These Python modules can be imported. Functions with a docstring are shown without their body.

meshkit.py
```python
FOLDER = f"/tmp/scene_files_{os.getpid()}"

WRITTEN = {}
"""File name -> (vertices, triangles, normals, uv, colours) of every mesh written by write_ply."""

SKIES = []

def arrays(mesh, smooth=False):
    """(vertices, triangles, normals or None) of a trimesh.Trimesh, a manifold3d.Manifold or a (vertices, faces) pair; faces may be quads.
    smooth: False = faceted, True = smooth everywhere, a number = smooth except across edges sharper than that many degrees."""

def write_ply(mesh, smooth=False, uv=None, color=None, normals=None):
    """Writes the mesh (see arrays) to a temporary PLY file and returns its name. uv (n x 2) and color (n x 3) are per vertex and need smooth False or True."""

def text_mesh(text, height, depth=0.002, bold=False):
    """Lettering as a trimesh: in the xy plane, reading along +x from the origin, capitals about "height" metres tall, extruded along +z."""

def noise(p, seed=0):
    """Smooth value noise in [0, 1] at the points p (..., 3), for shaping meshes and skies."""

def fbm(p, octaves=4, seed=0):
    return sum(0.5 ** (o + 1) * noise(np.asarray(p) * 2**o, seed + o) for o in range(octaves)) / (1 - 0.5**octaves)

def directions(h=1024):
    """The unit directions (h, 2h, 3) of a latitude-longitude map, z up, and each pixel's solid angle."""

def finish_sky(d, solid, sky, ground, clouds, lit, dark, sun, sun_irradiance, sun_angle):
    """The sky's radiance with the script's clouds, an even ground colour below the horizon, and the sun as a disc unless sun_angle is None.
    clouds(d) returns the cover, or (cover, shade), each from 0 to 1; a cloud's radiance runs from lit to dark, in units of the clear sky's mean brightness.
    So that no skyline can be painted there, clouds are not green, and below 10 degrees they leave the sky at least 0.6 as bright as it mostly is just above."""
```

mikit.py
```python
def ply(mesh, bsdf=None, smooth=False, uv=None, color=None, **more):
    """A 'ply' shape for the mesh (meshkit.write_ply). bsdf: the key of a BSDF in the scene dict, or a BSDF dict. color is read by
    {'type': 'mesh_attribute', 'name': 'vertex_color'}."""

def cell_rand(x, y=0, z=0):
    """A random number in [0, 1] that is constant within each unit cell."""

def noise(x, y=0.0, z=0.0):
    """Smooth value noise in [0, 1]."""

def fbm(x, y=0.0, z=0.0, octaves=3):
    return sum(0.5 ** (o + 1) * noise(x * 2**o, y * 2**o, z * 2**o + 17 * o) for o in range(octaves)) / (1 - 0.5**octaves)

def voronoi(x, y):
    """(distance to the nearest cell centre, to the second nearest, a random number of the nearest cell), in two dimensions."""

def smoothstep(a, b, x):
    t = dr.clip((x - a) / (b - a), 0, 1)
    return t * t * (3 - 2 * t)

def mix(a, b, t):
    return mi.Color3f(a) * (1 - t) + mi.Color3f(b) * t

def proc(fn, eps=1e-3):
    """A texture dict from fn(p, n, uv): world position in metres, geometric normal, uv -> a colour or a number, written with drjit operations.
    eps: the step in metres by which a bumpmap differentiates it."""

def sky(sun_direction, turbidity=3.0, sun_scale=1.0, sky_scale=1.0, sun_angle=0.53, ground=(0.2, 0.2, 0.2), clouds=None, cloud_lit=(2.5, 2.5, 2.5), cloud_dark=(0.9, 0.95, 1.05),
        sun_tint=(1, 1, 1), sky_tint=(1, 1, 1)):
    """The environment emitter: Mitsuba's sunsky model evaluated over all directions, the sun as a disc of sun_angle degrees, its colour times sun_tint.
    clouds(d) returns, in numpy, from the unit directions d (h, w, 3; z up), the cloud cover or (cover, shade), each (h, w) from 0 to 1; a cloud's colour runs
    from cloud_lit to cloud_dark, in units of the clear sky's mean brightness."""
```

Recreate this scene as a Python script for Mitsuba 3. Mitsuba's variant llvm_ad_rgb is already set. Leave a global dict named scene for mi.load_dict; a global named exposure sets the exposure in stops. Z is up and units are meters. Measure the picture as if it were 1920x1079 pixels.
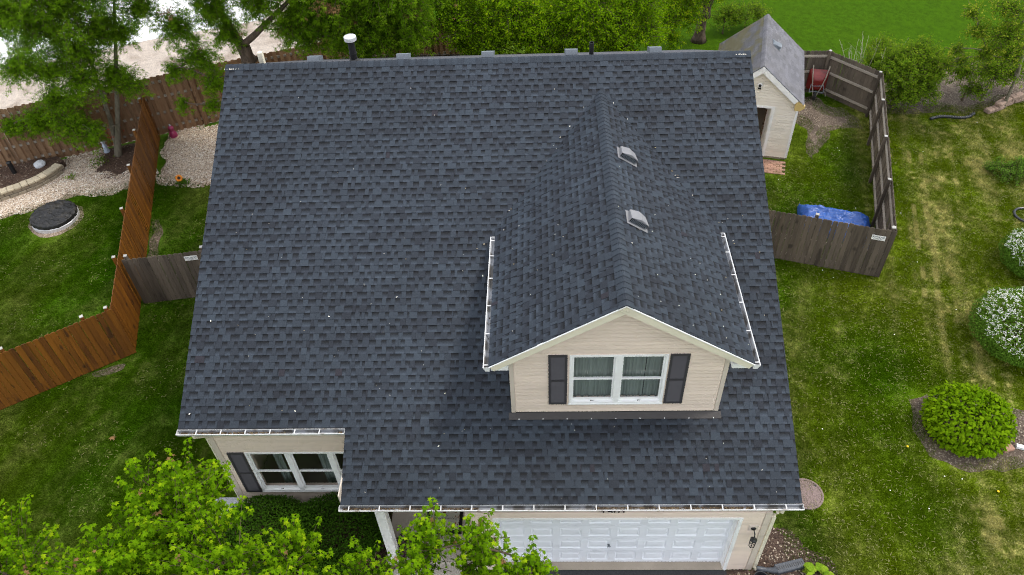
import math, numpy as np, trimesh, drjit as dr, mitsuba as mi, mikit, meshkit
from mikit import noise, fbm, cell_rand, voronoi, smoothstep, mix, proc, ply
from shapely.geometry import Polygon, box as sbox, LineString, Point
from shapely.ops import unary_union

scene, labels, count = {}, {}, {}
T = mi.ScalarTransform4f
A = np.array

# ------------------------------------------------------------------ camera, sky, exposure
EYE, FWD, UPV = A([-0.6611, -7.8164, 16.5125]), A([-0.03958, 0.71122, -0.70186]), A([0.01454, 0.70274, 0.71130])
scene['camera'] = {'type': 'perspective', 'fov': 67.16, 'fov_axis': 'x', 'near_clip': 0.1, 'far_clip': 400.0,
                   'to_world': T().look_at(origin=EYE.tolist(), target=(EYE + FWD).tolist(), up=UPV.tolist())}
scene['sky'] = mikit.sky((0.50, 0.10, 0.86), turbidity=3, sun_scale=0.3, sun_angle=12, clouds=lambda d: 1.0,
                         cloud_lit=(2.4, 2.5, 2.7), sun_tint=(.88, .98, 1.14))
exposure = 2.6

# ------------------------------------------------------------------ helpers
def key(name, parent=None):
    base = (parent + '__' if parent else '') + name
    n = count.get(base, 0); count[base] = n + 1
    return base if n == 0 else f'{base}_{n:03d}'

def tag(k, label=None, cat=None, group=None, kind=None):
    d = labels.setdefault(k, {})
    for a, b in (('label', label), ('category', cat), ('group', group), ('kind', kind)):
        if b: d[a] = b
    return k

def thing(name, label, cat, group=None):
    return tag(key(name), label, cat, group)

class MB:
    """collects triangles with a per-vertex uv = (tone, code)"""
    def __init__(s): s.v, s.f, s.t, s.n = [], [], [], 0
    def add(s, v, f, tone=(.5, 0)):
        v = np.asarray(v, float).reshape(-1, 3); f = np.asarray(f, int)
        if f.shape[1] == 4: f = np.vstack([f[:, [0, 1, 2]], f[:, [0, 2, 3]]])
        s.v.append(v); s.f.append(f + s.n); s.n += len(v)
        t = np.asarray(tone, float); s.t.append(np.broadcast_to(t, (len(v), 2)) if t.ndim == 1 else t)
        return s
    def mesh(s, m, tone=(.5, 0), M=None):
        v = np.asarray(m.vertices); v = v if M is None else v @ np.asarray(M)[:3, :3].T + np.asarray(M)[:3, 3]
        return s.add(v, m.faces, tone)
    def obox(s, c, ax, h, tone=(.5, 0)):
        ax = np.asarray(ax, float); h = np.asarray(h, float)
        q = A([[a, b, d] for a in (-1, 1) for b in (-1, 1) for d in (-1, 1)]) * h
        return s.add(np.asarray(c) + q @ ax, CUBEF, tone)
    def box(s, lo, hi, tone=(.5, 0)):
        lo, hi = np.asarray(lo, float), np.asarray(hi, float)
        return s.obox((lo + hi) / 2, np.eye(3), (hi - lo) / 2, tone)
    def cham(s, c, ax, h, b, tone=(.5, 0)):
        """box with chamfered edges: convex hull of 24 points"""
        h = np.asarray(h, float); q = []
        for sx in (-1, 1):
            for sy in (-1, 1):
                for sz in (-1, 1):
                    for k in range(3):
                        p = A([sx, sy, sz]) * (h - b); p[k] = (sx, sy, sz)[k] * h[k]; q.append(p)
        m = trimesh.convex.convex_hull(A(q)); return s.add(np.asarray(c) + m.vertices @ np.asarray(ax, float), m.faces, tone)
    def tube(s, pts, rad, sides=8, tone=(.5, 0), caps=True):
        p = np.asarray(pts, float); t = np.gradient(p, axis=0); t /= np.linalg.norm(t, axis=1, keepdims=True) + 1e-12
        a = np.cross(t, np.where(np.abs(t[:, 2:]) < .9, [0, 0, 1.], [1., 0, 0])); a /= np.linalg.norm(a, axis=1, keepdims=True) + 1e-12
        b = np.cross(t, a); g = np.arange(sides) * 2 * np.pi / sides
        r = np.broadcast_to(rad, (len(p),))[:, None, None]
        v = (p[:, None] + r * (np.cos(g)[None, :, None] * a[:, None] + np.sin(g)[None, :, None] * b[:, None])).reshape(-1, 3)
        i, j = [x.ravel() for x in np.meshgrid(np.arange(len(p) - 1), np.arange(sides), indexing='ij')]
        k = (j + 1) % sides; q = np.stack([i * sides + j, i * sides + k, (i + 1) * sides + k, (i + 1) * sides + j], 1)
        f = np.vstack([q[:, [0, 2, 1]], q[:, [0, 3, 2]]])
        if caps:
            n = len(v); v = np.vstack([v, p[:1], p[-1:]]); m = len(p) - 1; jj = np.arange(sides); kk = (jj + 1) % sides
            f = np.vstack([f, np.stack([jj * 0 + n, jj, kk], 1)[:, [0, 1, 2]], np.stack([jj * 0 + n + 1, m * sides + kk, m * sides + jj], 1)])
        return s.add(v, f, tone)
    def lathe(s, prof, c=(0, 0, 0), n=24, tone=(.5, 0), ax=None):
        """prof: (r, z) pairs"""
        prof = np.asarray(prof, float); g = np.arange(n) * 2 * np.pi / n
        v = np.stack([prof[:, None, 0] * np.cos(g), prof[:, None, 0] * np.sin(g), np.broadcast_to(prof[:, None, 1], (len(prof), n))], -1).reshape(-1, 3)
        if ax is not None: v = v @ np.asarray(ax, float)
        i, j = [x.ravel() for x in np.meshgrid(np.arange(len(prof) - 1), np.arange(n), indexing='ij')]; k = (j + 1) % n
        return s.add(v + A(c), np.stack([i * n + j, i * n + k, (i + 1) * n + k, (i + 1) * n + j], 1), tone)
    def prism(s, poly, O, u, v, h, tone=(.5, 0)):
        """shapely polygon in the plane O + a u + b v, extruded by h along u x v"""
        u, v = A(u, float), A(v, float); w = np.cross(u, v)
        for g in getattr(poly, 'geoms', [poly]):
            if g.is_empty or g.area < 1e-7: continue
            m = trimesh.creation.extrude_polygon(g, h)
            s.add(A(O, float) + m.vertices @ np.stack([u, v, w]), m.faces, tone)
        return s
    def build(s, name, bsdf, parent=None, smooth=False, label=None, cat=None, group=None, kind=None, **more):
        k = key(name, parent); v, f, t = np.vstack(s.v), np.vstack(s.f), np.vstack(s.t)
        if smooth in (False, True):
            scene[k] = ply((v, f), bsdf, smooth=smooth, uv=t, **more)
        else:
            scene[k] = ply((v, f), bsdf, smooth=smooth, **more)
        if label or cat or group or kind: tag(k, label, cat, group, kind)
        return k

CUBEF = A([[0, 1, 3, 2], [4, 6, 7, 5], [0, 4, 5, 1], [2, 3, 7, 6], [0, 2, 6, 4], [1, 5, 7, 3]])
X, Y, Z = np.eye(3)
def unit(a): a = np.asarray(a, float); return a / np.linalg.norm(a, axis=-1, keepdims=True)
def pbox(lo, hi, name, bsdf, parent, **k): return MB().box(lo, hi).build(name, bsdf, parent, **k)

# ------------------------------------------------------------------ materials
def mat(name, fn=None, rgb=None, rough=.6, bump=None, bscale=.002, eps=.002, **kw):
    d = {'type': 'principled', 'base_color': proc(fn) if fn else {'type': 'rgb', 'value': list(rgb)}, 'roughness': rough, **kw}
    if bump: d = {'type': 'bumpmap', 'arbitrary': proc(bump, eps), 'scale': bscale, 'nested': d}
    scene['mat_' + name] = {'type': 'twosided', 'nested': d}
def C(*a): return mi.Color3f(*a)

def f_shingle(p, n, uv):
    t, c = uv.x, uv.y                       # c: 0..1 printed base layer (down the exposure), 2: tab
    g = noise(p.x * 420, p.y * 420, p.z * 420); g2 = noise(p.x * 150, p.y * 150, p.z * 150)
    tone = mix((.0125, .0145, .0205), (.034, .045, .060), t)
    tone = dr.select(t > .95, mi.Color3f(.021, .0195, .026), tone)
    band = dr.select(c + .28 * (g2 - .5) < .32, .30, dr.select(c + .28 * (g2 - .5) < .52, .70, dr.select(c + .28 * (g2 - .5) < .72, 1.04, 1.5)))
    k = dr.select(c > 2.5, .28, dr.select(c > 1.5, 1.0, band))
    w = fbm(p.x * .55, p.y * .55, 3.0)
    return tone * k * (.62 + .76 * g) * (.80 + .40 * w) + C(.004) * g
mat('shingle', f_shingle, rough=.75, specular=.25)

def f_shedroof(p, n, uv):
    t, c = uv.x, uv.y
    g = noise(p.x * 300, p.y * 300, p.z * 300); m = fbm(p.x * 2.2, p.y * 2.2, p.z * 2.2, 4)
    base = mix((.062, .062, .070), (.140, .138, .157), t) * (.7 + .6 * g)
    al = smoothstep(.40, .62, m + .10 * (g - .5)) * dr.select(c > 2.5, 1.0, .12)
    return mix(base, (.085, .075, .03), al * .8)
mat('shed_shingle', f_shedroof, rough=.75)

def wood(a, b, dark, sc=1.0):
    def fn(p, n, uv):
        t = uv.x
        q = (p.x * .8 + p.y * .6) * 90 * sc
        gr = fbm(q, p.z * 2.5 + t * 40, t * 13, 4); kn = noise(q * .12 + t * 7, p.z * 3.2, t * 31)
        st = noise(q * .05, p.z * 1.1 + t * 9, 5 * t)
        c = mix(a, b, dr.clip(.55 * t + .9 * (gr - .5) + .5 * st, 0, 1))
        return mix(c, dark, smoothstep(.80, .95, kn) * .75 + .25 * smoothstep(.62, .8, gr))
    return fn
mat('brown_wood', wood((.070, .022, .0010), (.195, .070, .0035), (.030, .011, .0015)), rough=.6)
mat('tan_wood', wood((.13, .070, .034), (.29, .175, .098), (.06, .03, .013)), rough=.7)
mat('grey_wood', wood((.040, .031, .0235), (.135, .108, .082), (.022, .017, .012)), rough=.8)
mat('grey_rail', wood((.19, .165, .135), (.34, .30, .25), (.11, .09, .07)), rough=.8)  # weathered; also paler than the boards, sky light on rails put into the colour
mat('white_wood', wood((.30, .29, .27), (.44, .43, .41), (.2, .19, .17)), rough=.6)
mat('yellow_wood', wood((.42, .30, .10), (.56, .42, .17), (.3, .2, .07)), rough=.6)
def f_dirtsid(a):
    def fn(p, n, uv):
        m = fbm(p.x * 1.3 + 7, p.y * 1.3, p.z * 4, 4); g = noise(p.x * 8, p.y * 8, p.z * 60)
        return mi.Color3f(*a) * (.93 + .08 * uv.x + .05 * g) * (1 - .10 * smoothstep(.55, .8, m))
    return fn
mat('siding', f_dirtsid((.71, .59, .495)), rough=.42)
mat('shed_siding', f_dirtsid((.74, .69, .60)), rough=.45)
mat('beige_trim', f_dirtsid((.56, .485, .41)), rough=.4)
mat('cream_trim', f_dirtsid((.66, .61, .48)), rough=.4)
mat('white_trim', f_dirtsid((.78, .78, .77)), rough=.35)
mat('garage_white', f_dirtsid((.74, .76, .80)), rough=.35, bump=lambda p, n, uv: noise(p.x * 9, 1.0, p.z * 130), bscale=.0006)
def f_gut(p, n, uv):
    m = fbm(p.x * 7, p.y * 7, p.z * 7, 4)
    return mix((.62, .62, .62), (.27, .22, .17), smoothstep(.58, .72, m) * uv.x)
mat('gutter', f_gut, rough=.28)
mat('black_metal', rgb=(.012, .012, .013), rough=.4)
mat('vent_metal', f_dirtsid((.20, .20, .21)), rough=.5)
mat('dark_vent', f_dirtsid((.13, .15, .175)), rough=.4)
mat('galv', rgb=(.62, .62, .64), rough=.3, metallic=.3)
mat('shutter', f_dirtsid((.040, .037, .042)), rough=.5)
mat('flashing', f_dirtsid((.032, .028, .027)), rough=.5)
mat('wall_paint', rgb=(.50, .47, .43), rough=.9); mat('carpet', rgb=(.22, .19, .16), rough=.95)
mat('felt', rgb=(.05, .052, .06), rough=.9)
def f_curt(p, n, uv): return mi.Color3f(.15, .185, .17) * (.85 + .3 * noise(p.x * 40, p.z * 2))
mat('curtain', f_curt, rough=.9)
scene['mat_glass'] = {'type': 'thindielectric', 'int_ior': 1.5}
def f_conc(a):
    def fn(p, n, uv):
        m = fbm(p.x * 2.5, p.y * 2.5, p.z * 3, 4); g = noise(p.x * 130, p.y * 130, p.z * 130)
        return mi.Color3f(*a) * (.72 + .35 * m + .22 * g) * (.88 + .24 * uv.x)
    return fn
mat('concrete', f_conc((.34, .285, .225)), rough=.85)
mat('pale_concrete', f_conc((.42, .38, .33)), rough=.85)
mat('block', f_conc((.27, .225, .165)), rough=.9, bump=lambda p, n, uv: fbm(p.x * 30, p.y * 30, p.z * 30), bscale=.012)
mat('cap_block', f_conc((.44, .375, .27)), rough=.9, bump=lambda p, n, uv: fbm(p.x * 40, p.y * 40, p.z * 40), bscale=.005)
mat('brick', f_conc((.36, .21, .15)), rough=.9)
mat('splash', f_conc((.36, .37, .40)), rough=.8)
mat('cover_conc', f_conc((.21, .155, .145)), rough=.85)
def f_asph(p, n, uv):
    g = noise(p.x * 160, p.y * 160); return mi.Color3f(.022, .022, .025) * (.6 + .9 * g)
mat('asphalt', f_asph, rough=.7)

def f_grass(p, n, uv):
    """short turf: lush, straw and bare tints in patches"""
    x, y = p.x, p.y
    big = fbm(x * .35, y * .35, 1.0, 3); mid = fbm(x * 1.3, y * 1.3, 4.0, 3); fine = fbm(x * 6, y * 6, 9.0, 2); vf = noise(x * 45, y * 45)
    ac, al = x * .964 - y * .266, x * .266 + y * .964
    streak = fbm(ac * 2.4, al * .11, 7.0, 3)
    track = (1 - smoothstep(.03, .11, dr.minimum(dr.abs(ac - 7.97 + .10 * noise(al * .6)), dr.abs(ac - 8.36 + .10 * noise(al * .6, 5.)))) ) * smoothstep(9., 10.5, al) * (1 - smoothstep(17.5, 20., al)) * smoothstep(.35, .6, noise(al * 2.2, 3.))
    straw = mi.Color3f(.42, .37, .14)
    right = smoothstep(5.2, 6.2, x) * (1 - smoothstep(18.2, 19.6, y))
    back = smoothstep(18.4, 19.6, y) * smoothstep(2., 4., x)
    lush, olive = mix((.030, .086, .001), (.034, .094, .001), right), mix((.050, .088, .003), (.100, .148, .004), right)
    dry = right * (.36 + .95 * smoothstep(7.5, 10.5, x - .12 * y)) + .16 * (1 - right) * (1 - back)
    inyard = right * (1 - smoothstep(8.6, 9.6, x - .27 * (y - 9.2))) * smoothstep(9.4, 10.4, y)
    dry = dry * (1 - .75 * inyard)
    s = smoothstep(.40, .74, .24 * mid + .44 * streak + .14 * big + .18 * fine + .16 * (vf - .5)) * dry
    s2 = smoothstep(.60, .75, .5 * fine + .5 * mid) * dry * .8
    c = lush + (olive - lush) * dr.clip(.2 + 1.5 * (big - .38) + .55 * dry, 0, 1)
    c = c + (straw - c) * dr.clip(.62 * s + .30 * s2 + .60 * track * right, 0, .70)
    c = c + (mi.Color3f(.033, .078, .0005) - c) * back * .85
    return c * (.66 + .44 * fine + .30 * uv.x * 1.0) * (.80 + .4 * vf)
mat('turf', f_grass, rough=.9, specular=.05)
scene['mat_blade'] = {'type': 'principledthin', 'base_color': proc(f_grass), 'roughness': .7, 'diff_trans': .7, 'eta': 1.15}
def f_sand(p, n, uv):
    m = fbm(p.x * 1.1, p.y * 1.1, 2, 4); g = noise(p.x * 26, p.y * 26); f2 = noise(p.x * 6, p.y * 9)
    return mix((.40, .345, .295), (.25, .20, .16), smoothstep(.45, .75, m) * .8) * (.75 + .35 * g + .15 * f2)
mat('sand', f_sand, rough=.95)
mat('white_lot', f_conc((.70, .70, .70)), rough=.9)
def f_soil(a, b):
    def fn(p, n, uv):
        v = voronoi(p.x * 34, p.y * 34); m = fbm(p.x * 3, p.y * 3, 1, 3)
        return mix(a, b, smoothstep(.72, .95, v[2])) * (.65 + .7 * m)
    return fn
mat('mulch', f_soil((.045, .026, .018), (.10, .065, .045)), rough=.95, bump=lambda p, n, uv: voronoi(p.x * 34, p.y * 34)[0], bscale=.02)
mat('bare_soil', f_soil((.095, .070, .052), (.22, .185, .14)), rough=.95, bump=lambda p, n, uv: fbm(p.x * 25, p.y * 25), bscale=.02)
mat('gravel_base', f_soil((.20, .15, .11), (.42, .34, .26)), rough=.95)
def f_peb(p, n, uv):
    a = mix((.50, .41, .32), (.24, .17, .12), smoothstep(.45, .7, uv.x)); a = mix(a, (.72, .68, .62), smoothstep(.80, .92, uv.x))
    return a * (.85 + .3 * noise(p.x * 90, p.y * 90, p.z * 90))
mat('pebble', f_peb, rough=.8)
def f_chip(p, n, uv):
    a = mix((.040, .022, .015), (.115, .068, .045), uv.x); return mix(a, (.40, .33, .26), smoothstep(.95, .99, uv.x))
mat('chip', f_chip, rough=.9)
mat('thatch', lambda p, n, uv: mix((.12, .135, .03), (.27, .25, .11), uv.x), rough=.9)
def f_chip2(p, n, uv):
    a = mix((.035, .020, .015), (.10, .064, .045), uv.x); return mix(a, (.42, .36, .28), smoothstep(.86, .95, uv.x))
mat('chip_pale', f_chip2, rough=.9)
def f_deb(p, n, uv): return mix((.05, .032, .02), (.30, .22, .13), uv.x)
mat('debris', f_deb, rough=.9)
mat('seed', lambda p, n, uv: mix((.80, .76, .66), (.45, .33, .16), smoothstep(.6, .9, uv.x)), rough=.7)

def leafmat(name, a, b, c, trans=.9, rough=.42):
    def fn(p, n, uv):
        t = uv.x; col = mix(a, b, dr.clip(t * 1.6, 0, 1)); col = mix(col, c, smoothstep(.72, 1.0, t))
        return col * (.85 + .3 * noise(p.x * 40, p.y * 40, p.z * 40))
    scene['mat_' + name] = {'type': 'principledthin', 'base_color': proc(fn), 'roughness': rough, 'diff_trans': trans, 'eta': 1.45}
leafmat('maple', (.030, .090, .003), (.145, .285, .005), (.29, .42, .009), .75, .34)
leafmat('silver_leaf', (.065, .165, .006), (.18, .33, .012), (.33, .45, .025), 1.1, .36)
leafmat('lime_leaf', (.080, .200, .004), (.22, .38, .007), (.42, .48, .016), 1.0, .36)
leafmat('shrub_leaf', (.075, .175, .010), (.19, .30, .018), (.42, .46, .05), 1.0)
leafmat('hedge_leaf', (.018, .050, .004), (.042, .100, .008), (.10, .17, .012), .5)
leafmat('round_leaf', (.085, .185, .004), (.17, .29, .006), (.28, .38, .02), .6)
leafmat('spirea_leaf', (.060, .135, .012), (.125, .235, .028), (.20, .31, .05), .8)
leafmat('purple_leaf', (.03, .012, .03), (.07, .03, .06), (.03, .06, .01), .4)
leafmat('hosta_leaf', (.16, .30, .02), (.26, .40, .03), (.34, .44, .05), .8)
leafmat('dry_leaf', (.20, .11, .05), (.32, .19, .09), (.36, .25, .12), .6)
mat('petal_white', rgb=(.80, .80, .77), rough=.7)
def f_bark(p, n, uv):
    g = fbm(p.x * 14, p.y * 14, p.z * 3, 4); return mix((.035, .024, .017), (.16, .115, .085), g)
mat('bark', f_bark, rough=.95, bump=lambda p, n, uv: fbm(p.x * 14, p.y * 14, p.z * 3, 4), bscale=.05)
def f_bark2(p, n, uv):
    g = fbm(p.x * 18, p.y * 18, p.z * 5, 3); return mix((.09, .075, .05), (.22, .20, .15), g)
mat('pale_bark', f_bark2, rough=.9)
mat('twig', rgb=(.085, .062, .035), rough=.9)
mat('dead_twig', rgb=(.42, .38, .33), rough=.9)
# ------------------------------------------------------------------ ground, roads and beds (the setting)
def sheet(name, poly, z, bsdf, holes_z=None, label=None, kind='structure'):
    m = trimesh.creation.triangulate_polygon(poly, engine='earcut')
    v = np.hstack([m[0], np.full((len(m[0]), 1), z)])
    k = MB().add(v, m[1]).build(name, bsdf, None, kind=kind, label=label)
    return k
def wob(poly, amp, seed, step=.12):
    """irregular outline"""
    r = poly.segmentize(step); p = A(r.exterior.coords)[:-1]
    q = np.c_[p, np.zeros(len(p))]
    n1 = meshkit.fbm(q * 1.7 + seed, 3) - .5; n2 = meshkit.fbm(q * 1.7 + seed + 50, 3) - .5
    return Polygon(p + amp * np.c_[n1, n2]).buffer(0)
sheet('lawn', sbox(-120, -60, 120, 160), 0.0, 'mat_turf')
FENCE8 = [(-27., 12.75), (-13.7, 18.5), (-4., 22.3)]
gravel_lot = Polygon([(-60, 1), (-27, 12.85), (-13.7, 18.6), (-11.2, 19.6), (-9.5, 24), (-12, 40), (-60, 60)])
sheet('gravel_lot', gravel_lot, .004, 'mat_sand')
sheet('concrete_lot', Polygon([(-70, 8), (-29, 21.0), (-24, 23.6), (-19.0, 25.8), (-14, 27.6), (-12, 45), (-70, 70)]), .010, 'mat_white_lot')
gravel_bed = wob(Polygon([(-23, 14.4), (-18.3, 16.4), (-16.0, 17.4), (-15.45, 15.4), (-14.85, 14.9), (-15.81, 14.55), (-15.42, 14.3), (-17.48, 13.86), (-18.61, 13.14), (-19.53, 12.66), (-22, 11.3)]), .18, 3)
sheet('gravel_bed', gravel_bed, .006, 'mat_gravel_base')
gravel_dark = wob(Polygon([(-15.3, 17.75), (-9.0, 20.0), (-8.3, 17.4), (-8.4, 14.6), (-12.9, 14.4), (-14.5, 14.6)]), .3, 9)
sheet('side_gravel_bed', gravel_dark, .006, 'mat_gravel_base')
mulch_a = wob(Point(-16.45, 16.05).buffer(1.0), .35, 14)
sheet('tree_mulch', mulch_a, .012, 'mat_mulch')
soil_yard = wob(Polygon([(8.5, 19.6), (10.2, 19.3), (11.2, 18.3), (11.3, 17.2), (10.2, 17.0), (9.6, 16.0), (9.1, 15.1), (8.9, 15.4), (9.3, 17), (8.9, 18.2)]), .5, 20)
sheet('bare_soil', soil_yard, .006, 'mat_bare_soil')
ring_r = wob(Polygon([(8.8, 4.6), (9.3, 4.75), (10.4, 4.75), (11.3, 4.3), (12.4, 3.9), (13.5, 3.4), (12.6, 2.9), (11.4, 2.75), (10.4, 2.45), (9.5, 2.42), (8.75, 2.85), (8.55, 3.6)]), .25, 31)
sheet('bush_soil', ring_r, .006, 'mat_bare_soil')
bed_r = wob(Polygon([(11.9, 18.1), (15.0, 18.0), (15.4, 17.9), (17.4, 18.6), (19.5, 18.8), (22, 19), (22, 22.0), (15, 21.8), (12.3, 20.8)]), .3, 37)
sheet('shrub_bed', bed_r, .006, 'mat_bare_soil')
mulch_g = wob(Polygon([(3.95, 1.5), (4.45, 1.15), (4.75, .75), (4.95, .3), (5.4, .05), (5.7, -.35), (5.2, -.9), (3.3, -.9), (3.3, -.03), (3.95, -.02)]), .2, 41)
sheet('garage_mulch', mulch_g, .006, 'mat_mulch')
bush_bed = wob(Polygon([(-8.6, 1.6), (-7.9, 1.6), (-4.4, 1.6), (-4.25, -1.6), (-8.5, -1.2)]), .2, 45)
sheet('front_mulch', bush_bed, .006, 'mat_mulch')
dry_dirt = [wob(LineString([(-13.80, 12.3), (-12.90, 8.9)]).buffer(.15), .25, 51), wob(LineString([(-13.2, 5.75), (-12.7, 5.95)]).buffer(.14), .25, 52)]
for q in dry_dirt: sheet('soil_strip', q, .005, 'mat_bare_soil')
drive = Polygon([(-1.75, -.035), (3.42, -.035), (3.5, -14), (-1.9, -14)])
sheet('driveway', drive, .004, 'mat_asphalt')
MB().box((-1.70, -.03, -.2), (3.22, .35, .012)).build('garage_apron', 'mat_concrete', kind='structure')
MB().box((-4.25, .08, -.2), (-2.30, 1.54, .15)).build('porch_slab', 'mat_pale_concrete', kind='structure')
MB().box((-4.15, -6, -.2), (-2.55, .076, .02)).build('front_walk', 'mat_pale_concrete', kind='structure')

# ------------------------------------------------------------------ the house
rng = np.random.default_rng(5)
H = thing('house', 'beige sided house with dark shingle roof, front dormer and white double garage door', 'house')
yE, zE, S, yR, xl, xr, xs, y2 = .0917, 2.6251, .5125, 9.3559, -8.334, 4.382, -4.798, 1.4602
zR = zE + S * (yR - yE); sn = math.hypot(1, S)
V0, N0 = A([0, -1, -S]) / sn, A([0, -S, 1]) / sn
Lm, L2 = (yR - yE) * sn, (yR - y2) * sn
dx, dyF, dzR, sd, dhw, dww, dwy, dyB = .7746, 1.4123, 6.9347, .653, 2.465, 2.1104, 1.7257, 5.15
dz_e = dzR - sd * dhw; dn = math.hypot(1, sd); Ld = dhw * dn
roofz = lambda y: zE + S * (y - yE)
EX = .1554

def shingle_field(O, U, V, N, L, spans, rng, e=EX, tooth=True, wide=1.0):
    """one entry per shingle: (centre, verts, faces, uv)"""
    out = []; nc = int(round(L / e)); e = L / nc
    Q = np.stack([U, V, N])
    for i in range(nc):
        v0, v1 = i * e, (i + 1) * e
        for a, b in spans((v0 + v1) / 2):
            ph = rng.uniform(0, wide); j0 = math.floor((a - ph) / wide)
            for j in range(j0, math.ceil((b - ph) / wide) + 1):
                u0, u1 = max(a, ph + j * wide), min(b, ph + (j + 1) * wide)
                if u1 - u0 < .03: continue
                g = .0015; u0 += g; u1 -= g
                vs, fs, ts, n = [], [], [], 0
                tb = rng.uniform(.15, .65); lift = rng.normal(0, .0008)
                P = [(u0, v0 - .02, .003), (u1, v0 - .02, .003), (u1, v1, .0115 + lift), (u0, v1, .0115 + lift), (u1, v1, -.001), (u0, v1, -.001)]
                vs += P + P[2:4]; fs += [(0, 1, 2), (0, 2, 3), (7, 6, 4), (7, 4, 5)]
                ts += [(tb, -.13), (tb, -.13), (tb, 1), (tb, 1)] + [(tb, 3)] * 4; n = 8
                u = u0 + rng.uniform(-.1, .08)
                while tooth and u < u1:
                    w = rng.choice([.09, .12, .15, .19]) * rng.uniform(.9, 1.1); p, q = max(u, u0), min(u + w, u1)
                    if q - p > .015:
                        t = np.clip(.30 + .32 * rng.random() + .25 * tb + (.22 if rng.random() < .25 else 0) - (.28 if rng.random() < .28 else 0), 0, 1)
                        h0, h1 = .009, .0195 + lift
                        P = [(p, v0 - .012, h0), (q, v0 - .012, h0), (q, v1 + .001, h1), (p, v1 + .001, h1),
                             (p, v0 - .012, .002), (q, v0 - .012, .002), (q, v1 + .001, -.001), (p, v1 + .001, -.001)]
                        vs += P + P[:4]; fs += [(n + x, n + y, n + z) for x, y, z in ((8, 9, 10), (8, 10, 11), (3, 2, 6), (3, 6, 7), (1, 5, 6), (1, 6, 2), (0, 3, 7), (0, 7, 4))]
                        ts += [(t, 3)] * 8 + [(t, 2)] * 4; n += 12
                    u += w + rng.choice([.09, .11, .13, .16, .19]) * rng.uniform(.85, 1.15)
                vv = O + A(vs) @ Q
                out.append((vv.mean(0), vv, A(fs), A(ts, float)))
    return out
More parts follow.
